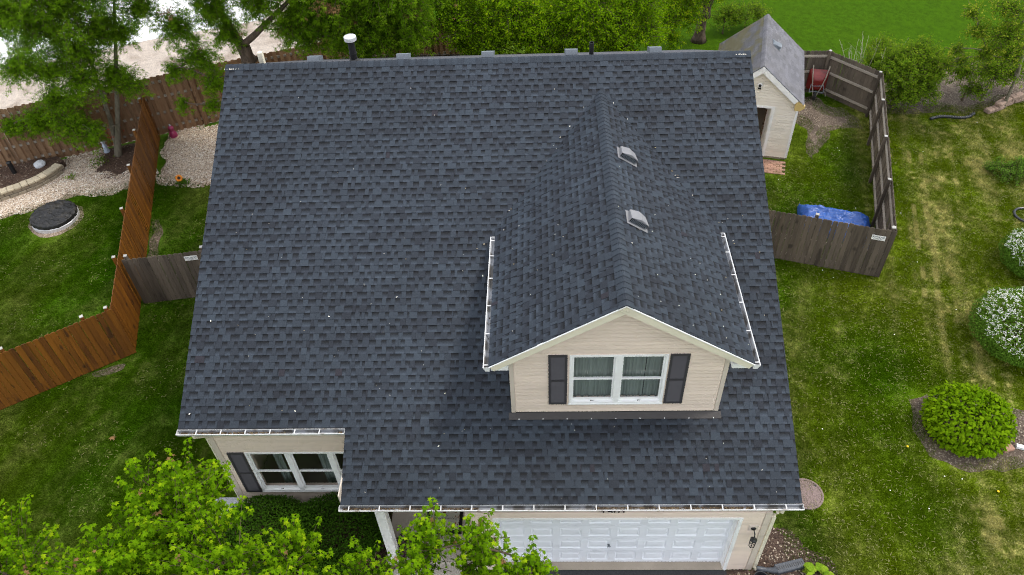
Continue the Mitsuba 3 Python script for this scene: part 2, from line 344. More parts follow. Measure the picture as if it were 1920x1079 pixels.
def place_shingles(items, parent, limit, bsdf, name='shingle'):
    d = [np.linalg.norm(c - EYE) for c, *_ in items]; order = np.argsort(d)
    for i in order[:limit]:
        MB().add(*items[i][1:]).build(name, bsdf, parent)
    if len(order) > limit:
        m = MB()
        for i in order[limit:]: m.add(*items[i][1:])
        m.build(name, bsdf, parent, kind='stuff')

# main roof: decks, shingles, caps
roof = MB()
front = Polygon([(xl, 0), (xr, 0), (xr, Lm), (xs, Lm), (xs, L2), (xl, L2)])
roof.prism(front, (0, yR, zR), X, V0, .10)
yb = 15.8
roof.prism(sbox(-xr, 0, -xl, (yb - yR) * sn), (0, yR, zR - .004), -X, A([0, 1, -S]) / sn, .10)
RF = roof.build('roof', 'mat_felt', H)
def main_spans(v):
    y = yR - v / sn; z = zR - v * S / sn
    lo = xl if y > y2 - 1e-6 else xs
    if dwy + .1 < y and z < dzR - .12:
        hw = min((dzR - z) / sd, dww if z < dz_e - .25 else 9) - .35
        if hw > .1: return [(lo, dx - hw), (dx + hw, xr)]
    return [(lo, xr)]
items = shingle_field(A([0, yR, zR]), X, V0, N0, Lm, main_spans, rng)
place_shingles(items, RF, 210, 'mat_shingle')
def ridge_caps(P, along, Va, Vb, Na, Nb, length, w, parent, rng, bsdf='mat_shingle', ex=.145, name='ridge_cap'):
    n = int(length / ex); ex = length / n
    for i in range(n):
        t = min(rng.uniform(.45, .93), .93); m = MB()
        a, b = i * ex - .02, (i + 1) * ex
        prof = [(Va, Na, w, .016), (Va, Na, .035, .022), (None, None, 0, .021), (Vb, Nb, .035, .022), (Vb, Nb, w, .016)]
        def ring(s, up):
            r = []
            for q, nn, d, h in prof:
                base = P + along * s
                r.append(base + (q * d + nn * (h + up) if q is not None else unit(Na + Nb) * (h + up - .004)))
            return r
        top = ring(a, -.004) + ring(b, .006); low = ring(b, -.02)
        m.add(top, [(k, k + 1, k + 6, k + 5) for k in range(4)], (t, 2)); m.add(top[5:] + low, [(k, k + 1, k + 6, k + 5) for k in range(4)], (t, 3))
        m.add([top[0], top[5], low[0], top[0] - Na * .02], [(0, 1, 2, 3)], (t, 2)); m.add([top[4], top[9], low[4], top[4] - Nb * .02], [(0, 1, 2, 3)], (t, 2))
        m.build(name, bsdf, parent)
Nb0 = A([0, S, 1]) / sn; Vb0 = A([0, 1, -S]) / sn
ridge_caps(A([xl, yR, zR]), X, V0, Vb0, N0, Nb0, xr - xl, .165, RF, rng)
# rake and eave trim
for x in (xl + .012, xr - .012):
    m = MB(); c = A([x, (yE + yR) / 2, (zE + zR) / 2]) - N0 * .19; lo = yE if x > 0 else y2
    c = A([x, (lo + yR) / 2, (roofz(lo) + zR) / 2]) - N0 * .185
    m.obox(c, [X, V0, N0], (.012, (yR - lo) * sn / 2 - .03, .08))
    m.obox(A([x, (yb + yR) / 2, zR - S * (yb - yR) / 2]) - Nb0 * .185, [X, Vb0, Nb0], (.012, (yb - yR) * sn / 2 - .03, .08))
    m.build('rake_board', 'mat_beige_trim', RF)
pbox((xs + .02, yE + .02, zE - .26), (xr - .03, yE + .045, zE - .10), 'fascia', 'mat_white_trim', RF)
pbox((xl + .03, y2 + .02, roofz(y2) - .26), (xs - .0, y2 + .045, roofz(y2) - .10), 'fascia', 'mat_white_trim', RF)
pbox((xs - .012, yE + .05, zE - .22), (xs + .012, y2 + .0, roofz(yE) + .25), 'fascia', 'mat_beige_trim', RF)

# walls
def wall(name, poly, O, u, v, th, bsdf='mat_siding'):
    """polygon (u, v) with its outer face in the plane O and its thickness going inwards (u x v points inwards reversed)"""
    w = np.cross(u, v)
    return MB().prism(poly, A(O, float) - w * th, u, v, th).build(name, bsdf, H)
def siding(parent, poly, O, u, v, z0, z1, pitch, bsdf, name='siding_board', lap=.021):
    u, v = A(u, float), A(v, float); w = np.cross(u, v); Q = np.stack([u, v, w]); O = A(O, float)
    z = z0; r = np.random.default_rng(int(abs(z0 * 100)) + 3)
    while z < z1:
        g = poly.intersection(sbox(-50, z, 50, min(z + pitch - .014, z1)))
        for q in getattr(g, 'geoms', [g]):
            if q.geom_type != 'Polygon' or q.area < 2e-4: continue
            q = q.simplify(1e-4); vv, ff = trimesh.creation.triangulate_polygon(q, engine='earcut')
            d = lambda p: lap - .007 * (p[:, 1] - z) / pitch
            m = MB(); t = (r.random(), 0)
            m.add(O + np.c_[vv, d(vv)] @ Q, ff, t)
            e = A(q.exterior.coords); a, b = e[:-1], e[1:]
            if not q.exterior.is_ccw: a, b = b, a
            n = len(a); P = np.vstack([np.c_[a, a[:, :1] * 0 + .001], np.c_[b, b[:, :1] * 0 + .001], np.c_[b, d(b)], np.c_[a, d(a)]])
            i = np.arange(n); m.add(O + P @ Q, np.stack([i, i + n, i + 2 * n, i + 3 * n], 1), t)
            m.build(name, bsdf, parent)
        z += pitch
xW, xG, yW, xWl = 3.825, -2.29, 1.5416, -7.8491
WF = -Y  # outward of the front walls: u = X, v = Z -> u x v = -Y
gd0, gd1, gdt = -1.672, 3.205, 2.215
g_poly = sbox(xG, -.05, xW, 2.47).difference(sbox(gd0, -1, gd1, gdt))
w1 = wall('garage_wall', g_poly, (0, 0, 0), X, Z, .17)
siding(w1, sbox(xG + .112, .0, xW - .140, 2.47).difference(sbox(gd0 - .075, -1, gd1 + .075, gdt + .07)), (0, 0, 0), X, Z, .0, 2.47, .104, 'mat_siding')
for a, b in ((xG, xG + .10), (xW - .128, xW)):
    pbox((a, -.026, -.02), (b, .03, 2.47), 'corner_board', 'mat_beige_trim', w1)
lw_x0, lw_x1, lw_z0, lw_z1 = -7.225, -4.40, .765, 2.36
l_poly = sbox(xWl, -.05, -2.25, 3.2).difference(sbox(lw_x0 + .05, lw_z0 + .05, lw_x1 - .05, lw_z1 - .05))
w2 = wall('front_wall', l_poly, (0, yW, 0), X, Z, .16)
siding(w2, sbox(xWl + .122, .22, -4.3, 3.22).difference(sbox(lw_x0, lw_z0, lw_x1, lw_z1)), (0, yW, 0), X, Z, .22, 3.2, .104, 'mat_siding')
siding(w2, sbox(-4.3, .22, -2.3, 2.9), (0, yW, 0), X, Z, .22, 2.7, .104, 'mat_siding')
pbox((xWl - .01, yW - .022, .18), (xWl + .11, yW + .04, 3.2), 'corner_board', 'mat_beige_trim', w2)
pbox((xWl - .02, yW - .012, -.1), (-4.3, yW, .21), 'foundation', 'mat_concrete', w2)
# side, rear and inner walls (out of sight, they close the house)
sp = Polygon([(yW, 0), (15.4, 0), (15.4, zR - S * (15.4 - yR) - .12), (yR, zR - .12), (yW, roofz(yW) - .12)])
wall('left_wall', Polygon([(-a, b) for a, b in sp.exterior.coords]), (xWl, 0, 0), -Y, Z, .16)
rp = Polygon([(.17, 0), (15.4, 0), (15.4, zR - S * (15.4 - yR) - .12), (yR, zR - .12), (.17, roofz(.17) - .12)])
wall('right_wall', rp, (xW, 0, 0), Y, Z, .16)
wall('rear_wall', sbox(-xW, 0, -xWl, 3.5), (0, 15.4, 0), -X, Z, .16)
wall('porch_wall', sbox(-1.54, 0, -.17, 2.55), (xG, 0, 0), -Y, Z, .12)

def gutter(P0, P1, out, parent, hang, debris, rng, z=0):
    """white K gutter from P0 to P1; out: horizontal unit vector away from the roof"""
    P0, P1, out = A(P0, float), A(P1, float), A(out, float); d = unit(P1 - P0); L = np.linalg.norm(P1 - P0)
    prof = LineString([(0, .012), (0, -.105), (.078, -.105), (.088, -.06), (.112, -.03), (.120, -.004), (.108, -.004)]).buffer(.0028, join_style=2, cap_style=2)
    m = MB(); mm = trimesh.creation.extrude_polygon(prof, L, engine='earcut'); Q = np.stack([out, Z, d])
    m.add(P0 + mm.vertices @ Q, mm.faces, (.75 if debris > 200 else .12, 0))
    g = m.build('gutter', 'mat_gutter', parent)
    mm = trimesh.creation.extrude_polygon(LineString([(.006, -.012), (.006, -.099), (.075, -.099), (.084, -.057), (.104, -.03)]).buffer(.0012, join_style=2), L - .012, engine='earcut')
    MB().add(P0 + d * .006 + mm.vertices @ Q, mm.faces, (rng.random(), 0)).build('lining', 'mat_silt', g)
    MB().obox((P0 + P1) / 2 + out * .039 - Z * .097, [out, d, Z], (.035, L / 2 - .01, .004), (rng.random(), 0)).build('silt', 'mat_silt', g)
    for e in (P0 - d * .002, P1 - d * .004):
        q = Polygon([(-.002, .012), (-.002, -.108), (.08, -.108), (.09, -.062), (.114, -.032), (.123, 0)])
        MB().add(e + trimesh.creation.extrude_polygon(q, .005).vertices @ Q, trimesh.creation.extrude_polygon(q, .005).faces, (.3, 0)).build('end_cap', 'mat_gutter', g)
    for t in hang:
        MB().obox(P0 + d * t + out * .06 + Z * .002, [out, d, Z], (.058, .011, .004), (.2, 0)).build('hanger', 'mat_gutter', g)
    if debris:
        m = MB()
        for k in range(debris):
            t = rng.uniform(.05, L - .05)
            if meshkit.noise(A([[t * 1.3, 3.3 + P0[1], 0]]))[0] < .40: continue
            s = rng.uniform(.004, .016, 3) * A([1.5, 1, .6]); c = P0 + d * t + out * (.004 + .072 * rng.beta(.8, 1.6)) + Z * (-.098 + rng.uniform(0, .018))
            ax = unit(np.linalg.qr(rng.normal(size=(3, 3)))[0]); m.obox(c, ax, s, (rng.random() ** 1.6, 0))
        m.build('leaf_debris', 'mat_debris', g, kind='stuff')
    return g
def f_silt(p, n, uv):
    m = fbm(p.x * 5, p.y * 5, 2, 4); return mix((.10, .095, .09), (.30, .31, .33), smoothstep(.35, .6, m))
mat('silt', f_silt, rough=.5)
gutter((xs - .02, yE - .005, zE - .022), (xr + .02, yE - .005, zE - .022), -Y, H, np.arange(.20, 9.2, .62), 1500, rng)
gutter((xl - .02, y2 - .005, roofz(y2) - .022), (xs - .01, y2 - .005, roofz(y2) - .022), -Y, H, np.arange(.42, 3.5, .52), 420, rng)
ds = MB()
ds.obox((xW + .075, .055, 1.12), np.eye(3), (.038, .05, 1.10)); ds.tube([(xr - .36, yE - .06, zE - .13), (xr - .36, yE - .06, zE - .22), (xr - .42, yE - .02, zE - .30), (xW + .085, .055, 2.2)], .042, 8)
ds.tube([(xW + .075, .055, .12), (xW + .078, .03, .06), (xW + .12, -.03, .03)], .045, 8)
ds.build('downspout', 'mat_cream_trim', H)
MB().tube([(xl + .30, y2 - .06, roofz(y2) - .12), (xl + .30, y2 - .06, roofz(y2) - .2), (xWl - .06, yW + .05, roofz(y2) - .45), (xWl - .06, yW + .05, .15)], .042, 8).build('downspout', 'mat_cream_trim', H)

# garage door
G = pbox((gd0 + .01, .175, .014), (gd1 - .01, .20, 2.2), 'garage_door', 'mat_garage_white', H)
gw, sh = (gd1 - gd0 - .02) / 8, .537
for r_ in range(4):
    z0 = .02 + r_ * sh; m = MB(); holes = []
    for c_ in range(8):
        a = gd0 + .01 + c_ * gw; holes.append(sbox(a + .075, z0 + .105, a + gw - .075, z0 + sh - .105))
    m.prism(sbox(gd0 + .012, z0 + .003, gd1 - .012, z0 + sh - .003).difference(unary_union(holes)), (0, .175, 0), X, Z, .022, (rng.random(), 0))
    m.build('door_section', 'mat_garage_white', G)
    for h in holes:
        a, b, c, d = h.bounds; m = MB()
        def rg(i, y): return [(a + i, y, b + i), (c - i, y, b + i), (c - i, y, d - i), (a + i, y, d - i)]
        R = rg(.001, .154) + rg(.016, .172) + rg(.034, .172) + rg(.058, .158)
        m.add(R, [(4 * k + j, 4 * k + (j + 1) % 4, 4 * k + 4 + (j + 1) % 4, 4 * k + 4 + j) for k in range(3) for j in range(4)] + [(12, 13, 14, 15)], (rng.random(), 0))
        m.build('panel', 'mat_garage_white', G)
MB().tube([(.685, .155, .80), (.685, .115, .80)], .012, 8).tube([(.645, .112, .795), (.725, .112, .80)], .011, 8).box((.66, .15, .765), (.71, .157, .84)).build('handle', 'mat_dark_vent', G)
tr = MB()
for a, b in ((gd0 - .072, gd0 - .002), (gd1 + .002, gd1 + .072)):
    tr.box((a, -.03, .0), (b, .02, gdt + .068)); tr.box((a + .02, -.038, .0), (b - .02, -.028, gdt + .05))
tr.box((gd0 - .004, -.032, gdt + .002), (gd1 + .004, .02, gdt + .066))
tr.build('door_trim', 'mat_white_trim', G)
jm = MB(); jm.box((gd0 - .002, .02, .0), (gd0 + .012, .175, gdt)).box((gd1 - .012, .02, .0), (gd1 + .002, .175, gdt)).box((gd0, .022, gdt - .012), (gd1, .175, gdt + .002))
jm.box((gd1 - .03, .13, .01), (gd1 - .012, .15, gdt - .02)).box((gd0 + .012, .13, .01), (gd0 + .03, .15, gdt - .02)).build('jamb', 'mat_white_trim', G)
t = meshkit.text_mesh('1501', .15, .012, True); t.apply_translation(-t.bounds.mean(0) * A([1, 0, 0]))
MB().add(A([.685, -.002, 2.428]) + t.vertices @ np.stack([X, Z, -Y]), t.faces).build('house_number', 'mat_black_metal', H, label='black house number 1501 under the gutter')

# windows (both face the street)
def window(x0, x1, z0, z1, yp, n, label):
    """casing, mullions, double-hung sashes, panes; the wall's face is the plane y = yp"""
    m = MB(); c = .052
    m.prism(sbox(x0, z0, x1, z1).difference(sbox(x0 + c, z0 + c, x1 - c, z1 - c)), (0, yp + .06, 0), X, Z, .092)
    wv = .115; pitch = (x1 - x0 - 2 * c + wv) / n; cells = []
    for i in range(n):
        a = x0 + c + i * pitch; cells.append((a, a + pitch - wv))
        if i < n - 1: m.box((a + pitch - wv, yp - .028, z0 + c), (a + pitch, yp + .06, z1 - c))
    m.box((x0 - .01, yp - .045, z0 - .014), (x1 + .01, yp - .002, z0 + .012))
    k = m.build('window', 'mat_white_trim', H, label=label)
    for a, b in cells:
        zm = (z0 + z1) / 2
        for lo, hi, yy in ((zm - .02, z1 - c, yp + .002), (z0 + c, zm + .02, yp + .026)):
            f = .036; f2 = .075 if lo < zm - .1 else f
            MB().prism(sbox(a + .002, lo, b - .002, hi).difference(sbox(a + f, lo + f2, b - f, hi - f)), (0, yy + .022, 0), X, Z, .022).build('sash', 'mat_white_trim', k)
            MB().add([(a + f - .004, yy + .011, lo + f2 - .004), (b - f + .004, yy + .011, lo + f2 - .004), (b - f + .004, yy + .011, hi - f + .004), (a + f - .004, yy + .011, hi - f + .004)], [(0, 1, 2, 3)]).build('pane', 'mat_glass', k)
        MB().box(((a + b) / 2 - .03, yp - .002, z0 + c + .012), ((a + b) / 2 + .03, yp + .004, z0 + c + .026)).build('sash_lift', 'mat_black_metal', k)
    return k
def shutter(x0, x1, z0, z1, yp):
    m = MB(); f = .045; zm = (z0 + z1) / 2
    m.prism(sbox(x0, z0, x1, z1).difference(unary_union([sbox(x0 + f, z0 + f, x1 - f, zm - f / 2), sbox(x0 + f, zm + f / 2, x1 - f, z1 - f)])), (0, yp, 0), X, Z, .032)
    k = m.build('shutter', 'mat_shutter', H)
    for a, b in ((z0 + f, zm - f / 2), (zm + f / 2, z1 - f)):
        m = MB(); m.box((x0 + f, yp - .012, a), (x1 - f, yp - .002, b)); n = int((b - a) / .022)
        for i in range(n): m.obox(((x0 + x1) / 2, yp - .016, a + (i + .5) * (b - a) / n), [X, unit(A([0, 1, .9])), unit(A([0, -.9, 1]))], ((x1 - x0) / 2 - f, .007, .002))
        m.build('louver_panel', 'mat_shutter', k)
def curtain(x0, x1, z0, z1, y, label, amp=.03):
    u = np.linspace(x0, x1, 90); m = MB()
    yy = y + amp * np.sin(u * 42) * (.6 + .4 * np.sin(u * 9 + 1)) + .01 * np.sin(u * 97)
    for s in (0, .004):
        v = np.vstack([np.c_[u, yy + s, u * 0 + z0], np.c_[u, yy + s, u * 0 + z1]]); i = np.arange(89); m.add(v, np.stack([i, i + 1, i + 91, i + 90], 1))
    m.build('curtain', 'mat_curtain', None, True, label=label, cat='curtain')
window(lw_x0, lw_x1, lw_z0, lw_z1, yW, 3, 'triple sash window in the front wall beside the porch')
shutter(-7.61, -7.245, lw_z0 - .005, lw_z1 + .0, yW - .014)
for a, b, l in ((-6.85, -6.62, 'narrow grey green curtain inside the leftmost sash of the front window'), (-5.80, -5.42, 'grey green curtain inside the middle sash of the front window'), (-5.0, -4.5, 'grey green curtain behind the rightmost front window sash, half hidden by the roof')):
    curtain(a, b, .5, 2.5, yW + .32, l)
pbox((xWl + .2, yW + 5.2, .02), (-2.3, yW + 5.3, 3.0), 'inner_wall', 'mat_wall_paint', H)
pbox((xWl + .2, yW + .17, .05), (-2.4, yW + 5.2, .09), 'inner_floor', 'mat_carpet', H)

# dormer
Vl, Vr = A([-1, 0, -sd]) / dn, A([1, 0, -sd]) / dn; Nl, Nr = A([-sd, 0, 1]) / dn, A([sd, 0, 1]) / dn
yv = lambda z: yE + (z - zE) / S
DO = A([dx, dyF, dzR]); m = MB()
pol = Polygon([(0, 0), (yv(dzR) - dyF + .1, 0), (yv(dz_e) - dyF + .1, Ld), (0, Ld)])
m.prism(pol, DO - Nr * .0, Y, Vr, -.09) if False else None
for Vx, Nx in ((Vl, Nl), (Vr, Nr)):
    v, f = trimesh.creation.triangulate_polygon(pol, engine='earcut')
    for h in (0, -.09): m.add(DO + v[:, :1] * Y + v[:, 1:] * Vx + Nx * h, f)
    e = A(pol.exterior.coords)
    for a, b in zip(e[:-1], e[1:]): m.add([DO + q[0] * Y + q[1] * Vx + Nx * h for q, h in ((a, 0), (b, 0), (b, -.09), (a, -.09))], [(0, 1, 2, 3)])
DR = m.build('dormer_roof', 'mat_felt', H)
def dspan(v):
    z = dzR - (v - EX / 2) * sd / dn; return [(-.012, yv(z) - dyF + .25)]
its = shingle_field(DO, Y, Vl, Nl, Ld, dspan, rng) + shingle_field(DO, Y, Vr, Nr, Ld, dspan, rng)
place_shingles(its, DR, 90, 'mat_shingle')
ridge_caps(A([dx, yv(dzR) - .02, dzR]), -Y, Vl, Vr, Nl, Nr, yv(dzR) - .02 - dyF + .02, .16, DR, rng)
wz = roofz(dwy); top = lambda x: dzR - .10 - sd * abs(x - dx)
wx0, wx1 = -.165, 1.715; wz0, wz1 = 3.775, 5.29
dpoly = Polygon([(dx - dww, wz - .1), (dx + dww, wz - .1), (dx + dww, top(dx + dww)), (dx, dzR - .10), (dx - dww, top(dx - dww))])
w3 = wall('dormer_wall', dpoly.difference(sbox(wx0 + .05, wz0 + .05, wx1 - .05, wz1 - .05)), (0, dwy, 0), X, Z, .14)
siding(w3, dpoly.intersection(sbox(dx - dww + .095, wz + .045, dx + dww - .095, 9)).difference(sbox(wx0, wz0, wx1, wz1)), (0, dwy, 0), X, Z, wz + .045, dzR, .108, 'mat_siding')
for a in (-1, 1):
    c = dx + a * (dww - .043); pbox((c - .043, dwy - .024, wz + .03), (c + .043, dwy + .05, top(dx + dww) - .02), 'corner_board', 'mat_beige_trim', w3)
    ys = yv(top(dx + dww)); side = Polygon([(dwy + .14, roofz(dwy) - .05), (ys + .1, roofz(ys) - .05), (ys, top(dx + dww) - .02), (dwy + .14, top(dx + dww) - .02)])
    if a > 0: wall('dormer_side_wall', side, (dx + dww, 0, 0), Y, Z, .12)
    else: wall('dormer_side_wall', Polygon([(-p, q) for p, q in side.exterior.coords]), (dx - dww, 0, 0), -Y, Z, .12)
    # boxed eave return and rake board
    pbox((dx + a * dww if a > 0 else dx - dhw + .02, dyF + .12, dz_e - .26), (dx + dhw - .02 if a > 0 else dx - dww, dwy + .5, dz_e - .13), 'eave_return', 'mat_white_trim', DR)
    Vx, Nx = (Vr, Nr) if a > 0 else (Vl, Nl)
    q = Polygon([(0, -.012), (Ld, -.012), (Ld, -.155), (.0, -.185)]); vv, ff = trimesh.creation.triangulate_polygon(q, engine='earcut')
    m = MB()
    for yy in (dyF - .004, dyF + .022): m.add(A([dx, yy, dzR]) + vv[:, :1] * Vx + vv[:, 1:] * Nx, ff)
    e = A(q.exterior.coords)
    for p_, q_ in zip(e[:-1], e[1:]): m.add([A([dx, yy, dzR]) + r[0] * Vx + r[1] * Nx for r, yy in ((p_, dyF - .004), (q_, dyF - .004), (q_, dyF + .022), (p_, dyF + .022))], [(0, 1, 2, 3)])
    m.build('rake_board', 'mat_cream_trim', DR)
    MB().obox(A([dx, dyF - .014, dzR]) + Vx * (Ld / 2 + .005) - Nx * .004, [Vx, Y, Nx], (Ld / 2, .014, .008)).build('drip_edge', 'mat_white_trim', DR)
    xx = dx + a * (dhw - .008)
    gutter((xx, dyF - .01, dz_e - .020), (xx, dyB, dz_e - .020), A([a, 0, 0.]), H, [.07, .86, 1.62, 2.42, 3.12, 3.62], 8, rng)
window(wx0, wx1, wz0, wz1, dwy, 2, 'double white sash window in the dormer')
for a, b in ((-.572, -.205), (1.742, 2.112)): shutter(a, b, wz0 + .005, wz1 + .01, dwy - .014)
for a, b, l in ((-.12, .72, 'pale green curtain drawn across the left sash of the dormer window'), (.80, 1.32, 'pale green curtain in the right sash of the dormer window, left of its gap'), (1.335, 1.68, 'pale green curtain at the right edge of the dormer window')):
    curtain(a, b, wz0 - .12, wz1 + .1, dwy + .13, l, .022)
m = MB()
m.obox(A([dx, dwy - .075, roofz(dwy - .075)]) + N0 * .022, [X, V0, N0], (dww + .06, .075, .003)); m.box((dx - dww + .002, dwy - .018, wz - .02), (dx + dww - .002, dwy - .001, wz + .06))
fl = m.build('flashing', 'mat_flashing', H)
for u in np.linspace(dx - dww + .15, dx + dww - .1, 9):
    MB().obox(A([u, dwy - .13, roofz(dwy - .13)]) + N0 * .026, [X, V0, N0], (.009, .009, .003)).build('nail_head', 'mat_white_trim', fl)

# roof vents and pipes
def slant_vent(O, U, V, N, w, l, h, parent, bsdf, label=None, pk=.03, hb=.02):
    """slant-back vent: O centre of its upper edge on the roof, V pointing downhill"""
    Q = np.stack([U, V, N]); m = MB(); b = .02
    P = A([(-w, 0, hb), (w, 0, hb), (w + b, l, h), (-w - b, l, h), (-w, 0, .0), (w, 0, .0), (w + b, l, .03), (-w - b, l, .03), (0, 0, hb + pk * .9), (0, l, h + pk)])
    m.add(O + P @ Q, [(0, 8, 9, 3), (8, 1, 2, 9), (0, 3, 7, 4), (1, 5, 6, 2)], (.5, 0)); m.add(O + P @ Q, [(3, 9, 2), (0, 1, 8), (0, 4, 1), (1, 4, 5)])
    m.obox(O + (V * (l * .55)) + N * .012, [U, V, N], (w + .06, l * .62, .004))
    k = m.build('roof_vent', bsdf, parent, label=label)
    m = MB(); m.obox(O + V * (l - .03) + N * (h * .5), [U, V, N], (w, .006, h * .5 - .005)); m.build('vent_mouth', 'mat_black_metal', k)
    for t in np.linspace(-w * .9, w * .9, 11):
        MB().obox(O + U * t + V * (l - .012) + N * (h * .5 + .004), [U, V, N], (.006, .006, h * .5 - .012)).build('grille_bar', 'mat_dark_vent', k)
for y, l in ((6.02, 'upper grey vent on the right slope of the dormer roof'), (3.84, 'lower grey vent on the right slope of the dormer roof')):
    c = A([1.19, y + .28, dzR - sd * (1.19 - dx)]) + Nr * .016
    slant_vent(c, Vr, -Y, Nr, .19, .32, .125, H, 'mat_vent_metal', l, .055, .085)
for x in (-6.25, -4.03, -1.93, .13, 2.17):
    slant_vent(A([x, yR + .22, zR - S * .22]) + Nb0 * .02, -X, Vb0, Nb0, .145, .34, .15, H, 'mat_dark_vent', None, .002, .13)
m = MB(); m.lathe([(.086, -.5), (.086, .55)], (-5.30, 9.9, 7.12), 20); m.lathe([(.10, .2), (.10, .215), (.087, .215)], (-5.30, 9.9, 7.12), 20); m.lathe([(.0, .55), (.086, .55)], (-5.30, 9.9, 7.12), 20)
m.lathe([(.22, -.12), (.16, -.04), (.088, .06)], (-5.30, 9.9, 7.12), 20)
k = m.build('flue_pipe', 'mat_black_metal', H, label='black flue pipe with a round white cap behind the ridge')
MB().lathe([(.086, .53), (.15, .55), (.155, .60), (.150, .645), (.06, .665), (0, .668)], (-5.30, 9.9, 7.12), 24).build('pipe_cap', 'mat_galv', k, 40)
MB().lathe([(.055, -.5), (.055, .33), (.046, .33), (.046, .1)], (.62, 9.72, 7.2), 16).build('vent_pipe', 'mat_black_metal', H)
MB().box((-7.66, 9.75, 6.9), (-7.54, 9.87, 7.46)).build('vent_pipe', 'mat_cream_trim', H, label='short cream post vent behind the left end of the ridge')

# porch column, beam
m = MB(); m.cham((-4.06, .21, 1.32), np.eye(3), (.105, .105, 1.17), .012); m.box((-4.18, .09, .15), (-3.94, .33, .25)).box((-4.18, .09, 2.38), (-3.94, .33, 2.48))
m.build('porch_column', 'mat_white_trim', H)
pbox((-4.17, .12, 2.48), (xG, .30, 2.6), 'porch_beam', 'mat_white_trim', H)
pbox((-3.5, yW - .03, .16), (-2.55, yW - .018, 2.25), 'front_door', 'mat_black_metal', H)

# lanterns
def lantern(x, z, label):
    k = thing('wall_lantern', label, 'lantern', 'lanterns beside the garage door')
    MB().cham((x, -.022, z), np.eye(3), (.10, .014, .10), .006).cham((x, -.034, z), np.eye(3), (.075, .008, .075), .004).build('mount_block', 'mat_beige_trim', k)
    m = MB(); m.lathe([(.0, .02), (.045, .018), (.055, .004), (.055, 0)], (x, -.042, z), 16, ax=np.stack([X, Z, -Y]))
    m.tube([(x, -.05, z), (x, -.10, z + .012), (x + .002, -.17, z - .0), (x + .002, -.20, z - .06), (x + .002, -.20, z - .1)], .013, 8); m.build('arm', 'mat_black_metal', k)
    c = (x + .002, -.20, z - .36); n = 6
    MB().lathe([(0, .285), (.02, .28), (.035, .25), (.072, .205), (.078, .19), (.0, .185)], c, n).build('cap', 'mat_black_metal', k)
    m = MB()
    for i in range(n):
        g = i * np.pi / 3; g2 = (i + 1) * np.pi / 3; p = lambda a, r, h: (c[0] + r * math.cos(a), c[1] + r * math.sin(a), c[2] + h)
        m.tube([p(g, .072, .19), p(g, .058, -.05)], .007, 5); m.tube([p(g, .058, -.05), p(g2, .058, -.05)], .008, 5)
    m.lathe([(0, -.06), (.02, -.055), (.02, -.05), (0, -.05)], c, n); m.build('cage', 'mat_black_metal', k)
    m = MB()
    for i in range(n):
        g = i * np.pi / 3; g2 = (i + 1) * np.pi / 3
        m.add([(c[0] + r * math.cos(a), c[1] + r * math.sin(a), c[2] + h) for a, r, h in ((g, .056, -.045), (g2, .056, -.045), (g2, .070, .185), (g, .070, .185))], [(0, 1, 2, 3)])
    m.build('pane', 'mat_glass', k)
lantern(3.54, 1.875, 'black wall lantern right of the garage door')
lantern(-2.09, 1.96, 'black wall lantern left of the garage door, partly behind leaves')

# doormat
k = thing('doormat', 'pale doormat with autumn leaf print and lettering lying on a larger black mat', 'doormat')
MB().cham((-3.015, 1.13, .156), np.eye(3), (.42, .385, .005), .003).build('under_mat', 'mat_black_metal', k)
def f_mat(p, n, uv):
    v = voronoi(p.x * 11, p.y * 11); e = dr.maximum(dr.abs(p.x + 3.02) / .34, dr.abs(p.y - 1.16) / .31)
    spot = (v[0] < .20) & (v[2] > .35) & ((e > .72) | (v[2] > .93)); c = mix((.46, .45, .37), (.40, .40, .33), noise(p.x * 60, p.y * 60))
    return dr.select(spot, mix((.30, .06, .03), (.16, .10, .03), v[2]), c)
mat('mat_print', f_mat, rough=.95)
MB().cham((-3.015, 1.165, .165), np.eye(3), (.345, .315, .004), .003).build('printed_mat', 'mat_mat_print', k)
for s, hh, yy in (('Welcome', .028, 1.19), ('THE RATZENBACHS', .042, 1.115)):
    t = meshkit.text_mesh(s, hh, .0015); t.apply_translation([-t.bounds[:, 0].mean() - 3.015, yy, .1692])
    MB().mesh(t).build('lettering', 'mat_black_metal', k)
pbox((-3.07, 1.27, .1692), (-2.99, 1.31, .1705), 'leaf_motif', 'mat_brown_wood', k)
